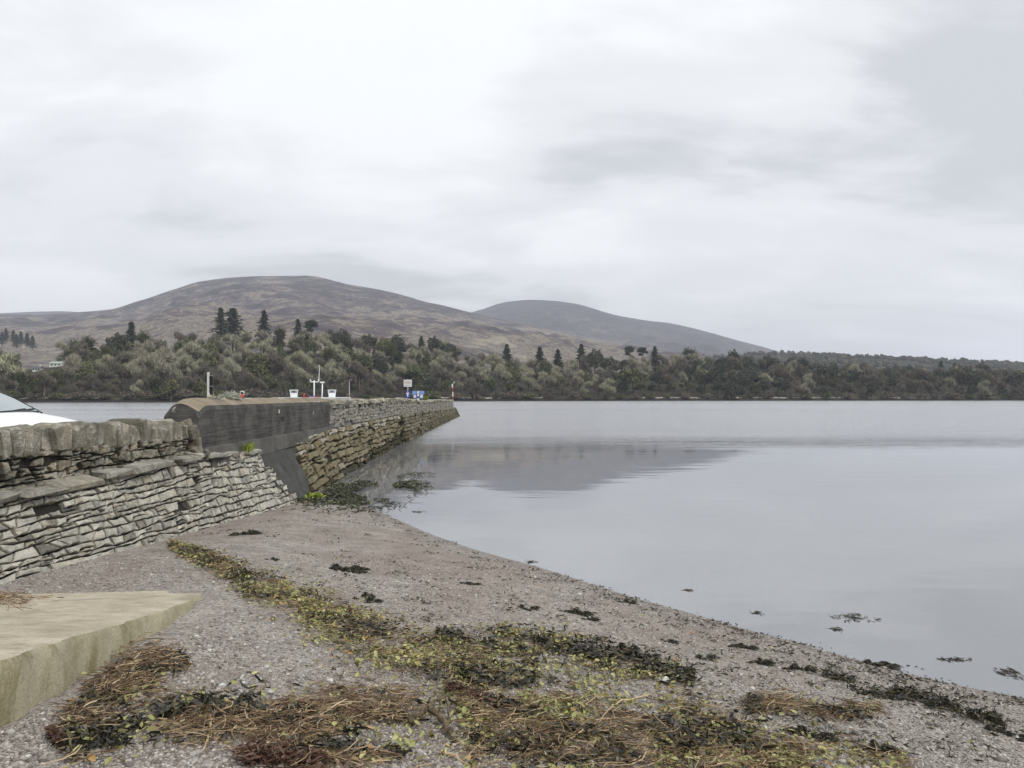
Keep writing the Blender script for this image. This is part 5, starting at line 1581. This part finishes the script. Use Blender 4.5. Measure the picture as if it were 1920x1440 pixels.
# thin lamp standard inside the parapet
Ys_ = postpt(655, -9.6); kk = Ys_ / FPX
st_ = tag(empty('thin_pole', (-9.6, Ys_, 1.18)), 'very thin grey pole right of the boat behind the parapet', 'pole')
b = MB(); b.tube([(0, 0, -.1), (0, 0, EYE + (HORIZON - 715) * kk - 1.18)], .018, 6); b.build('shaft', M['steel'], st_, True)
b = MB(); b.tube([(0, 0, EYE + (HORIZON - 709) * kk - 1.3), (.14, 0, EYE + (HORIZON - 709) * kk - 1.28)], .02, 5); b.build('arm', M['steel'], st_, True)

# small yellow-green shrub on the parapet, grass tuft and herbs at the apron
def leafy(name, c, sx, sy, sz, n, matkey, label, cat, L, Wd, up=0.6, stem='stem'):
    root = tag(empty(name, c), label, cat)
    a = rn.uniform(0, 6.28, n); q = np.sqrt(rn.random(n)); z = rn.random(n)
    prof = 0.55 + 0.45 * np.sin(z * 3.0)
    P = np.stack([np.cos(a) * q * sx * prof, np.sin(a) * q * sy * prof, z * sz], -1)
    V, F = cards(P, np.stack([np.cos(a), np.sin(a), np.full(n, up)], -1), L, Wd, rn, 0.6)
    o = link('foliage', mesh_from('foliage', V, F, M[matkey], False, np.repeat(rn.random(n), 4)), root)
    b = MB()
    for i in range(5):
        a_ = i * 1.26
        b.tube([(0, 0, -.03), (math.cos(a_) * sx * .4, math.sin(a_) * sy * .4, sz * .7)], [.012, .004], 4)
    b.build(stem, M['bark'], root)
    return root
Ysb = postpt(798.5, -7.45)
leafy('shrub', (-7.45, Ysb, ptop(Ysb) - .05), .24, .5, .42, 260, 'herb', 'small yellow-green shrub growing on the pier parapet', 'shrub', (.06, .14), (.04, .09))
p = SP(16.8, 0.02)
leafy('grass_tuft', tuple(p + Vector((0, 0, .05))), .16, .35, .15, 220, 'herb', 'small green grass tuft at the top of the slab apron', 'grass', (.08, .16), (.008, .016), 1.6, 'root')
p = on_beach(556, 922)
leafy('herb_clump', tuple(p), .34, .8, .36, 700, 'herb', 'bright yellow-green weed clump at the foot of the concrete apron', 'weed', (.05, .11), (.03, .06), .6)
p = on_beach(585, 936)
leafy('herb_clump', tuple(p), .30, .5, .12, 300, 'herb', 'low yellow-green weed beside the gravel at the apron foot', 'weed', (.04, .09), (.03, .05), .4)

leafy('weed_tuft', tuple(on_beach(238, 1285)), .05, .06, .05, 60, 'herb', 'tiny green weed in the brown litter beside the slipway', 'weed', (.015, .03), (.008, .016), .5)
# ================================================================== tide wrack, pebbles, seaweed
rk = np.random.default_rng(404)
def strip_points(pts, n, rng, clump=0.0, cs=1.6, seed=3, sig=0.5):
    """points scattered along a band given as photo pixels (x, y, half height)"""
    C = [on_beach(a, b_) for a, b_, _ in pts]
    W = []
    for (a, b_, w), c in zip(pts, C):
        e0, e1 = on_beach(a, b_ - w), on_beach(a, b_ + w)
        W.append((Vector((e0.x, e0.y, 0)) - Vector((e1.x, e1.y, 0))))
    seg = [((C[i + 1] - C[i]).length * (W[i].length + W[i + 1].length)) for i in range(len(C) - 1)]
    seg = np.array(seg) / sum(seg)
    out = []
    while len(out) < n:
        m = int((n - len(out)) * 1.8) + 20
        k = rng.choice(len(seg), m, p=seg)
        f = rng.random(m); g = rng.normal(size=m) * sig
        g = np.clip(g, -1.9, 1.9)
        for i, ff, gg in zip(k, f, g):
            c = C[i].lerp(C[i + 1], ff); w = W[i].lerp(W[i + 1], ff) * 0.5
            out.append((c.x + w.x * gg, c.y + w.y * gg))
        if clump:
            o = np.array(out)
            nz = fbm(o[:, 0] * cs, o[:, 1] * cs, 3, seed)
            out = [q for q, v in zip(out, nz) if v > -0.25 * (1 - clump) - 0.02 + (clump - 0.5) * 0.3 or rng.random() < 0.12]
    o = np.array(out[:n])
    return np.column_stack([o, beach_z(o[:, 0], o[:, 1])])
BAND_A = [(318, 1022, 10), (390, 1050, 19), (470, 1095, 28), (560, 1130, 42), (640, 1165, 54), (720, 1205, 62), (800, 1238, 66), (880, 1268, 70)]
BAND_A2 = [(860, 1275, 60), (960, 1320, 78), (1060, 1360, 86), (1180, 1385, 95), (1300, 1400, 80), (1420, 1415, 50), (1520, 1425, 20)]
BAND_B = [(820, 1195, 14), (930, 1205, 30), (1030, 1215, 34), (1130, 1235, 34), (1230, 1258, 30), (1300, 1275, 14)]
BAND_C = [(120, 1400, 22), (230, 1385, 25), (330, 1345, 26), (460, 1345, 34), (600, 1362, 48), (740, 1392, 58), (900, 1420, 60)]
BAND_S = [(352, 1240, 14), (300, 1255, 36), (240, 1285, 46), (180, 1325, 46), (120, 1375, 34)]
BAND_D = [(1400, 1325, 16), (1490, 1320, 24), (1560, 1340, 18), (1650, 1330, 10)]
BAND_D2 = [(1330, 1400, 30), (1450, 1410, 40), (1560, 1425, 40), (1700, 1432, 20)]
BAND_E = [(1480, 1255, 8), (1600, 1285, 12), (1700, 1305, 14), (1790, 1330, 14), (1900, 1370, 14)]
def leaves_at(P, size, rng, lift=0.02):
    n = len(P)
    az = rng.uniform(0, 6.28, n)
    R_ = euler(rng.normal(0, 0.5, n), rng.normal(0, 0.5, n), az)
    V0 = np.array([(-1, 0, 0.05), (-0.2, -0.62, 0.18), (0.75, -0.42, 0.10), (1.15, 0, 0.0), (0.75, 0.42, 0.12), (-0.2, 0.62, 0.16), (0.2, 0, -0.06)])
    F0 = np.array([(0, 1, 6), (1, 2, 6), (2, 3, 6), (3, 4, 6), (4, 5, 6), (5, 0, 6)])
    s = (size[0] + (size[1] - size[0]) * rng.random(n) ** 1.5)
    C = P + np.column_stack([np.zeros(n), np.zeros(n), lift * rng.random(n) + s * 0.25])
    return scatter((V0, F0), C, np.stack([s, s, s], -1), R_, rng.random(n))
def stalks_at(P, length, rad, rng, lift=0.03, dirang=None):
    n = len(P)
    ts = np.linspace(-1, 1, 4)
    az = rng.uniform(0, 6.28, n) if dirang is None else dirang + rng.normal(0, 0.7, n)
    L = length[0] + (length[1] - length[0]) * rng.random(n) ** 2
    r = rad[0] + (rad[1] - rad[0]) * rng.random(n) ** 2
    cv = rng.normal(0, 0.22, n)
    z0 = rng.random(n) * lift + r; tilt = rng.normal(0, 0.10, n)
    Vs = np.zeros((n, 4, 3, 3))
    for i, t in enumerate(ts):
        lx = t * L / 2; ly = cv * L * (t * t - 0.4)
        cx = P[:, 0] + np.cos(az) * lx - np.sin(az) * ly; cy = P[:, 1] + np.sin(az) * lx + np.cos(az) * ly
        cz = P[:, 2] + z0 + np.maximum(tilt * lx, -0.02)
        rr = r * (1 - 0.35 * abs(t))
        for j in range(3):
            q = 2.094 * j
            Vs[:, i, j, 0] = cx - np.sin(az) * np.cos(q) * rr; Vs[:, i, j, 1] = cy + np.cos(az) * np.cos(q) * rr; Vs[:, i, j, 2] = cz + np.sin(q) * rr
    F0 = np.array([(i * 3 + j, i * 3 + (j + 1) % 3, (i + 1) * 3 + (j + 1) % 3, (i + 1) * 3 + j) for i in range(3) for j in range(3)])
    F = (F0[None] + (np.arange(n) * 12)[:, None, None]).reshape(-1, 4)
    return Vs.reshape(-1, 3), F, np.repeat(rng.random(n), 12)
def fronds_at(P, size, width, rng, lift=0.05):
    """crumpled seaweed ribbons"""
    n = len(P)
    d = rng.normal(size=(n, 3)) * np.array([1, 1, 0.22]); d /= np.linalg.norm(d, axis=1)[:, None]
    a = np.cross(d, rng.normal(size=(n, 3))); a /= np.linalg.norm(a, axis=1)[:, None]
    b_ = np.cross(d, a)
    L = (size[0] + (size[1] - size[0]) * rng.random(n))[:, None]; w = (width[0] + (width[1] - width[0]) * rng.random(n))[:, None]
    C = P + np.column_stack([np.zeros(n), np.zeros(n), rng.random(n) * lift + 0.006])
    rows = []
    for t, ww in ((-0.5, 0.3), (-0.15, 1.0), (0.2, 0.8), (0.5, 0.35)):
        c = C + d * L * t + b_ * L * 0.25 * rng.normal(size=(n, 1)) * 0.6
        rows += [c - a * w * ww * 0.5, c + a * w * ww * 0.5]
    V = np.stack(rows, 1)
    V[:, :, 2] = np.maximum(V[:, :, 2], (P[:, 2] - 0.01)[:, None])
    F0 = np.array([(0, 1, 3, 2), (2, 3, 5, 4), (4, 5, 7, 6)])
    F = (F0[None] + (np.arange(n) * 8)[:, None, None]).reshape(-1, 4)
    return V.reshape(-1, 3), F, np.repeat(rng.random(n), 8)
def add_stuff(name, parts, mat, label, cat):
    Vs, Fs, Rs, k = [], [], [], 0
    for V, F, r in parts:
        Vs.append(V); Fs.append(F + k); Rs.append(r); k += len(V)
    o = link(name, mesh_from(name, np.vstack(Vs), np.vstack(Fs), mat, False, np.concatenate(Rs)))
    return tag(o, label, cat, kind='stuff')
LV = (0.009, 0.025)
add_stuff('leaf_litter', [leaves_at(strip_points(BAND_A, 7000, rk, 0.6, 3.0, 3), LV, rk, 0.04), leaves_at(strip_points(BAND_A2, 5200, rk, 0.7, 3.2, 6, 0.8), LV, rk, 0.03),
          leaves_at(strip_points(BAND_B, 1500, rk, 0.5, 2.0, 8), LV, rk, 0.05), leaves_at(strip_points(BAND_C, 800, rk, 0, 1, 1, 0.9), LV, rk, 0.05), leaves_at(strip_points(BAND_S, 200, rk, 0, 1, 1, 0.8), LV, rk, 0.05),
          leaves_at(strip_points(BAND_D, 200, rk), LV, rk, 0.04), leaves_at(strip_points(BAND_D2, 700, rk, 0, 1, 1, 0.8), LV, rk, 0.03)], M['leaf'], 'yellow-green leaf litter in the tide wrack', 'leaf litter')
add_stuff('dead_stalks', [stalks_at(strip_points(BAND_C, 2700, rk, 0.9, 2.6, 4, 0.9), (0.03, 0.24), (0.0015, 0.005), rk, 0.06), stalks_at(strip_points(BAND_S, 1700, rk, 0.8, 3.0, 5, 0.7), (0.03, 0.2), (0.0015, 0.0045), rk, 0.06),
          stalks_at(strip_points(BAND_A2, 3000, rk, 0.8, 2.4, 6, 0.75), (0.05, 0.28), (0.0015, 0.0045), rk, 0.05), stalks_at(strip_points(BAND_A, 2600, rk, 0.5, 2.5, 7), (0.05, 0.22), (0.0015, 0.004), rk, 0.05),
          stalks_at(strip_points(BAND_D, 700, rk, 0.3), (0.06, 0.26), (0.0015, 0.004), rk, 0.05), stalks_at(strip_points(BAND_D2, 700, rk, 0.4), (0.05, 0.22), (0.0015, 0.004), rk, 0.03),
          stalks_at(strip_points(BAND_B, 300, rk), (0.05, 0.22), (0.0015, 0.004), rk, 0.05)], M['straw'], 'brown and tan dead stalks strewn in the tide wrack', 'debris')
add_stuff('seaweed_shreds', [fronds_at(strip_points(BAND_A, 2600, rk, 0.8, 3.0, 33, 0.42), (0.03, 0.08), (0.007, 0.018), rk), fronds_at(strip_points(BAND_A2, 1300, rk, 0.9, 3.0, 36, 0.6), (0.04, 0.11), (0.010, 0.026), rk),
          fronds_at(strip_points(BAND_B, 1500, rk, 0.6, 2.0, 38, 0.4), (0.04, 0.11), (0.010, 0.026), rk), fronds_at(strip_points(BAND_C, 1700, rk, 0.9, 3.2, 34, 0.6), (0.04, 0.10), (0.008, 0.02), rk),
          fronds_at(strip_points(BAND_S, 900, rk, 0.6), (0.03, 0.08), (0.006, 0.016), rk), fronds_at(strip_points(BAND_E, 1000, rk, 0.8, 3.5, 39, 0.45), (0.03, 0.08), (0.007, 0.018), rk),
          fronds_at(strip_points(BAND_D, 500, rk, 0.6), (0.03, 0.08), (0.006, 0.02), rk)], M['weed'], 'dark seaweed shreds along the tide lines', 'seaweed')
add_stuff('red_weed', [fronds_at(strip_points([(840, 1300, 8), (900, 1315, 16), (940, 1330, 8)], 500, rk), (0.03, 0.08), (0.006, 0.016), rk), fronds_at(strip_points([(440, 1425, 14), (520, 1430, 22), (610, 1436, 16)], 380, rk), (0.04, 0.10), (0.006, 0.018), rk),
          fronds_at(strip_points([(95, 1385, 8), (115, 1400, 10)], 120, rk), (0.03, 0.08), (0.006, 0.016), rk)], M['redweed'], 'red-brown weed patches at the near edge of the wrack', 'seaweed')
# weed and rock litter at the foot of the pier
WP = [(604, 916), (632, 926), (665, 932), (700, 930), (735, 918), (770, 900)]
C_ = [at_z(a, b_, 0.0) for a, b_ in WP]
pts_ = []
while len(pts_) < 17000:
    i = rk.integers(len(WP) - 1); f = rk.random()
    c = C_[i].lerp(C_[i + 1], f); sg = 0.75 if f + i < 4 else 0.5
    x, y = c.x + rk.normal() * 0.55 * sg, c.y + rk.normal() * 1.9 * sg
    pts_.append((x, y, max(float(0.12 * vnoise(x * 1.4, y * 0.5, 66) - 0.05), -0.015)))
pts_ = np.array(pts_)
pts_[:, 2] = np.maximum(pts_[:, 2], beach_z(pts_[:, 0], pts_[:, 1]))
nz = fbm(pts_[:, 0] * 1.3, pts_[:, 1] * 0.55, 4, 15)
pts_ = pts_[nz > -0.05]
o = add_stuff('shore_weed', [fronds_at(pts_, (0.05, 0.20), (0.012, 0.035), rk, 0.05)], M['weed_green'], 'dark olive weed mat at the foot of the pier', 'seaweed')
# specks along the water's edge and on the gravel
sp_pts = []
for a, b_ in shore_px[2:]:
    for _ in range(15):
        x = a + rk.uniform(-55, 55); y = float(np.interp(x, [p[0] for p in shore_px], [p[1] for p in shore_px])) + abs(rk.normal()) * 14 + 1
        q = on_beach(x, y); m = rk.integers(2, 12)
        for _ in range(m):
            sp_pts.append((q.x + rk.normal() * 0.10, q.y + rk.normal() * 0.06))
for _ in range(330):
    x = rk.uniform(380, 1920); base = float(np.interp(x, [p[0] for p in shore_px], [p[1] for p in shore_px]))
    y = base + rk.random() ** 1.4 * 160 + 6
    if y > 1425: continue
    q = on_beach(x, y); m = rk.integers(2, 14)
    for _ in range(m):
        sp_pts.append((q.x + rk.normal() * 0.07, q.y + rk.normal() * 0.06))
sp_pts = np.array(sp_pts); sp_pts = np.column_stack([sp_pts, beach_z(sp_pts[:, 0], sp_pts[:, 1])])
add_stuff('seaweed_specks', [fronds_at(sp_pts, (0.02, 0.06), (0.006, 0.016), rk, 0.008)], M['weed'], 'tiny dark weed scraps sprinkled over the gravel', 'seaweed')
lp_ = []
for _ in range(420):
    x, y = rk.uniform(200, 1920), rk.uniform(1010, 1436)
    if y < float(np.interp(x, [p[0] for p in shore_px], [p[1] for p in shore_px])) + 20 or (x < 400 and y < 1230): continue
    q = on_beach(x, y); lp_.append((q.x, q.y, q.z))
add_stuff('scattered_leaves', [leaves_at(np.array(lp_), (0.010, 0.026), rk, 0.005)], M['leaf'], 'single fallen leaves sprinkled over the open gravel', 'leaf litter')

# pebbles: real stones over the near gravel
n = 62000
px_ = rk.uniform(-60, 1980, n * 2); py_ = 1440 - (rk.random(n * 2) ** 1.25) * 430 + 30
u_, v_ = (px_ - 960) / FPX, -(py_ - HORIZON) / FPX
Yq = np.full(len(u_), 5.0)
for _ in range(14):
    Yq = 0.5 * Yq + 0.5 * (beach_z(u_ * Yq, Yq) - EYE) / v_
X_, Z_ = u_ * Yq, beach_z(u_ * Yq, Yq)
ok = (Z_ > 0.005) & (Yq > 2) & (Yq < 12) & ~((X_ < -2.45) & (Yq < 7.9))
X_, Yq, Z_ = X_[ok][:n], Yq[ok][:n], Z_[ok][:n]; n = len(X_)
s = 0.0038 + 0.0075 * rk.random(n) ** 2.4 + 0.010 * (rk.random(n) < 0.02)
s = s * np.interp(Yq, [3, 6, 12], [1.0, 1.15, 1.5])
s = s + np.where(rk.random(n) < 0.006, rk.uniform(0.008, 0.022, n), 0)
V, F, r = scatter(ICO, np.stack([X_, Yq, Z_ + s * 0.15], -1), np.stack([s * 1.25, s * rk.uniform(0.8, 1.1, n), s * 0.62], -1), rotz(rk.uniform(0, 6.28, n)), rk.random(n) ** 1.2, 0.10, rk)
tag(link('pebbles', mesh_from('pebbles', V, F, M['pebble'], True, r)), 'grey and pinkish pebbles covering the near beach', 'pebbles', kind='stuff')

# ---- seaweed clumps one can tell apart: px, py, width px, height px, label
def clump_mesh(rng, n, matkey):
    """mound of fronds in a unit disc, about 0.3 high, over a lumpy core"""
    k = 6
    lc = np.stack([np.linspace(-0.75, 0.75, k) + rng.normal(0, 0.08, k), rng.normal(0, 0.30, k)], -1)
    lr = rng.uniform(0.14, 0.40, k); lh = rng.uniform(0.12, 0.42, k)
    w_ = rng.choice(k, n, p=lr / lr.sum()); g = rng.normal(size=(n, 2)) * 0.55
    P = np.stack([lc[w_, 0] + g[:, 0] * lr[w_], lc[w_, 1] + g[:, 1] * lr[w_], lh[w_] * np.exp(-(g ** 2).sum(1)) * rng.random(n) ** 0.5], -1)
    V, F, r = fronds_at(P, (0.08, 0.24), (0.03, 0.07), rng, 0.05)
    V[:, 2] = np.maximum(V[:, 2], -0.03)
    # core
    cv, cf = [], []
    for q in range(k):
        b0 = len(cv); m = 8
        cv.append((lc[q, 0], lc[q, 1], lh[q] * 0.62))
        for ring, (rr_, zz_) in enumerate(((0.45, 0.45), (0.8, -0.05))):
            for j in range(m):
                an = 6.2832 * j / m
                cv.append((lc[q, 0] + math.cos(an) * lr[q] * rr_ * rng.uniform(0.75, 1.2), lc[q, 1] + math.sin(an) * lr[q] * rr_ * rng.uniform(0.75, 1.2), lh[q] * zz_ if zz_ > 0 else -0.05))
        cf += [(b0, b0 + 1 + j, b0 + 1 + (j + 1) % m) for j in range(m)]
        cf += [(b0 + 1 + j, b0 + 1 + m + j, b0 + 1 + m + (j + 1) % m, b0 + 1 + (j + 1) % m) for j in range(m)]
    k0 = len(V)
    Vall = np.vstack([V, np.array(cv)])
    Fall = [tuple(f) for f in F.tolist()] + [tuple(i + k0 for i in f) for f in cf]
    return mesh_from('seaweed_clump', Vall, Fall, M[matkey], False, np.concatenate([r, np.full(len(cv), 0.2)]))
CL = [clump_mesh(rk, 900, 'weed') for _ in range(7)]
CLUMPS = [
    (460, 1003, 60, 14, 'flat brown weed clump by the upper end of the apron'),
    (511, 1050, 36, 14, 'small black clump right of the start of the green wrack line'),
    (655, 1070, 82, 20, 'long black clump alone on the upper gravel below the apron'),
    (690, 1126, 60, 24, 'black clump just right of the green wrack line'),
    (880, 1095, 42, 14, 'small black clump on open gravel toward the water'),
    (988, 1142, 52, 20, 'dark round clump in mid beach left of the spilt pair'),
    (1075, 1150, 70, 14, 'dark streaky clump upslope of the waterline in mid beach'),
    (1105, 1163, 40, 18, 'brown-edged clump touching the dark streaky one'),
    (1175, 1130, 44, 10, 'thin black strand clump close to the water edge'),
    (1255, 1204, 40, 12, 'small dark clump above the largest black heap'),
    (1190, 1232, 90, 40, 'largest black seaweed heap, its left half'),
    (1265, 1258, 80, 36, 'largest black seaweed heap, its right half'),
    (1325, 1236, 56, 18, 'greyish clump right of the largest heap'),
    (1388, 1214, 58, 22, 'compact black clump alone near the waterline'),
    (1425, 1246, 60, 18, 'spiky dark clump below the compact black one'),
    (1495, 1256, 80, 16, 'long low dark clump toward the right waterline'),
    (1655, 1249, 70, 16, 'dark clump lying at the water edge on the right'),
    (1728, 1260, 46, 14, 'clump at the water edge beside the right dark one'),
    (1640, 1305, 80, 26, 'dark clump with yellow leaf in the right gravel'),
    (1770, 1330, 90, 28, 'brown-black clump near the right edge of the beach'),
    (1500, 1380, 120, 34, 'broad black clump at lower right'),
    (1640, 1412, 100, 40, 'black heap with an orange end at the bottom right'),
    (1362, 1358, 36, 22, 'small round black clump left of the broad lower right one'),
    (1170, 1340, 60, 26, 'dark clump buried in green litter at bottom centre'),
    (1030, 1425, 110, 44, 'big dark clump at the bottom edge left of centre'),
    (930, 1390, 90, 36, 'dark clump right of the driftwood root'),
    (370, 1362, 70, 26, 'black clump under the curved twigs at lower left'),
    (300, 1292, 40, 16, 'small black clump in the brown litter by the slipway'),
    (985, 1245, 60, 20, 'dark clump in the green litter right of the main band'),
    (840, 1212, 54, 20, 'dark clump on the upper edge of the green band'),
    (560, 1425, 110, 36, 'dark clump among red-brown weed at the bottom edge'),
    (1890, 1380, 70, 18, 'thin dark clump at the far right of the beach'),
]
for i, (a, b_, w, h, lab) in enumerate(CLUMPS):
    c = on_beach(a, b_)
    kk = c.y / FPX
    o = link('seaweed_clump', CL[i % 7])
    sx = w * kk / 2 * 0.95; sy = max(min(h * kk / 0.30 / 2, sx * 1.1), sx * 0.4)
    o.location = c - Vector((0, 0, 0.004)); o.scale = (sx, sy, min(sx, 0.30) * 0.75)
    o.rotation_euler = (0, 0, rs.uniform(-0.3, 0.1))
    tag(o, lab, 'seaweed', 'dark seaweed clumps on the beach')
# floating weed on the shallows
FL = [(1600, 1158, 100, 18, 'spread patch of floating weed in the right shallows'), (1568, 1180, 24, 10, 'small floating weed scrap below the spread patch'), (1420, 1150, 22, 10, 'single floating weed tuft left of the spread patch'),
      (1790, 1237, 60, 8, 'thin floating weed streak near the right shore'), (1900, 1262, 60, 28, 'large floating weed mass at the right edge'), (1290, 1107, 20, 5, 'faint floating weed scrap in the middle shallows'), (785, 960, 30, 4, 'thin floating strand off the pier foot'), (995, 1054, 22, 6, 'black weed scrap at the waterline in mid beach')]
for i, (a, b_, w, h, lab) in enumerate(FL):
    c = at_z(a, b_, 0.0); kk = c.y / FPX
    n = int(14 + w * 0.7)
    an = rk.uniform(0, 6.28, n); q = rk.random(n)
    sy = h * kk / ((EYE) / c.y) / 2 * 0.9
    P = np.stack([np.cos(an) * q * w * kk / 2, np.sin(an) * q * sy, np.full(n, -0.004)], -1)
    V, F, r = fronds_at(P, (0.03, 0.12), (0.008, 0.022), rk, 0.012)
    V[:, 2] *= 0.5
    o = link('floating_weed', mesh_from('floating_weed', V, F, M['weed'], False, r)); o.location = c
    tag(o, lab, 'seaweed')

# ---- driftwood, sticks and litter one can tell apart
def along(pts, lift):
    out = []
    for a, b_, l in pts:
        c = on_beach(a, b_); out.append(c + Vector((0, 0, lift + l)))
    return out
dw = tag(empty('driftwood_root', on_beach(800, 1372)), 'gnarled tan driftwood root lying in the wrack at bottom centre', 'driftwood')
def dpart(name, pts, radii, mat, n=9, parent=dw):
    pts = along(pts, 0.0)
    # densify with a wobble
    q, rr_ = [], []
    for i in range(len(pts) - 1):
        for f in np.linspace(0, 1, 5)[: 4 if i < len(pts) - 2 else 5]:
            q.append(pts[i].lerp(pts[i + 1], f) + Vector((rs.gauss(0, .004), rs.gauss(0, .004), rs.gauss(0, .004)))); rr_.append((radii[i] * (1 - f) + radii[i + 1] * f) * rs.uniform(.62, 1.4) if parent is not None else (radii[i] * (1 - f) + radii[i + 1] * f) * rs.uniform(.85, 1.15))
    b = MB(); b.tube(q, rr_, n); o = b.build(name, mat, parent, True)
    if parent is not None: rel(o, parent)
    return o
dpart('main_limb', [(775, 1362, .05), (800, 1350, .075), (822, 1358, .06), (842, 1380, .03), (850, 1392, .01)], [.016, .022, .024, .020, .010], M['drift'])
dpart('arched_limb', [(795, 1348, .05), (815, 1338, .075), (836, 1330, .085), (842, 1352, .03)], [.012, .010, .010, .007], M['drift'])
dpart('stump', [(716, 1352, .0), (716, 1338, .02), (720, 1322, .05)], [.024, .020, .008], M['drift'])
dpart('bent_limb', [(722, 1350, .03), (745, 1345, .045), (760, 1350, .05), (775, 1364, .03)], [.016, .014, .018, .016], M['drift'])
STK = [([(570, 1322, .02), (600, 1335, .025), (640, 1352, .02), (700, 1372, .01)], [.008, .008, .008, .006], 'long pale stick crossing the brown litter left of the driftwood'),
       ([(575, 1400, .01), (590, 1412, .02)], [.009, .009], 'short pale stick below the long one'),
       ([(590, 1418, .02), (612, 1420, .03), (625, 1428, .02), (637, 1441, .0)], [.008, .009, .009, .008], 'curled pale root at the bottom edge'),
       ([(830, 1415, .015), (855, 1425, .02), (885, 1442, .01)], [.008, .008, .007], 'pale stick at the bottom edge below the driftwood'),
       ([(362, 1342, .02), (392, 1346, .04), (396, 1370, .03), (388, 1395, .01), (375, 1410, .0)], [.005, .005, .006, .006, .004], 'thin hooked twig over the black clump at lower left'),
       ([(480, 1388, .01), (505, 1366, .03), (545, 1350, .02)], [.004, .005, .004], 'thin twig slanting up to the right of the hooked one'),
       ([(195, 1333, .01), (215, 1340, .02), (240, 1358, .01)], [.005, .005, .004], 'pale twig in the litter beside the slipway'),
       ([(305, 1237, .02), (335, 1240, .02), (362, 1245, .01)], [.006, .006, .005], 'pale twig on the litter pile near the slipway edge'),
       ([(1140, 1335, .01), (1165, 1322, .03), (1200, 1315, .03), (1220, 1306, .02)], [.004, .005, .005, .003], 'thin forked twig in the green litter at centre'),
       ([(1110, 1358, .02), (1190, 1350, .02), (1265, 1348, .01)], [.005, .005, .004], 'long thin stalk lying flat right of the green litter')]
for pts, rad, lab in STK:
    o = dpart('stick', pts, rad, M['stick'], 7, None)
    tag(o, lab, 'stick', 'pale sticks in the wrack')
# white shell beside the largest seaweed heap
c = on_beach(1243, 1276)
b = MB(); b.loft([[Vector((c.x + math.cos(q) * r_ * 1.5, c.y + math.sin(q) * r_, c.z + z)) for q in np.linspace(0, 6.283, 13)[:-1]] for r_, z in ((.028, 0), (.034, .012), (.026, .026), (.008, .032))])
M['shell'] = plain('white_shell', (0.75, 0.75, 0.73), 0.5, var=0.1, scale=20)
tag(b.build('shell', M['shell'], None, True), 'white shell beside the largest black seaweed heap', 'shell')
# brown debris on the slipway's upper left
pts_ = []
for _ in range(170):
    x = abs(rk.normal()) * 40 - 5; y = 1119 + rk.normal() * 7 + x * -0.03
    q = at(x, y, 7.0 - (y - 1113) * 0.045)
    pts_.append((q.x, q.y, float(np.interp(q.y, [s_[0] for s_ in SE], [s_[2] for s_ in SE])) + 0.012))
add_stuff('slipway_litter', [stalks_at(np.array(pts_), (0.04, 0.2), (0.0015, 0.005), rk, 0.04)], M['straw'], 'brown stalks washed onto the upper left of the slipway', 'debris')

# ================================================================== haze
b = MB(); b.box((0, 5500, 310), (16000, 11600, 640))
hz = b.build('haze', None)
hm = bpy.data.materials.new('haze_air'); hm.use_nodes = True
hm.node_tree.nodes.clear()
ho = hm.node_tree.nodes.new('ShaderNodeOutputMaterial')
hv = hm.node_tree.nodes.new('ShaderNodeVolumePrincipled')
hv.inputs['Color'].default_value = (0.84, 0.88, 1.0, 1)
hv.inputs['Density'].default_value = 0.00013
hm.node_tree.links.new(hv.outputs[0], ho.inputs['Volume'])
hz.data.materials.append(hm)
tag(hz, kind='stuff')
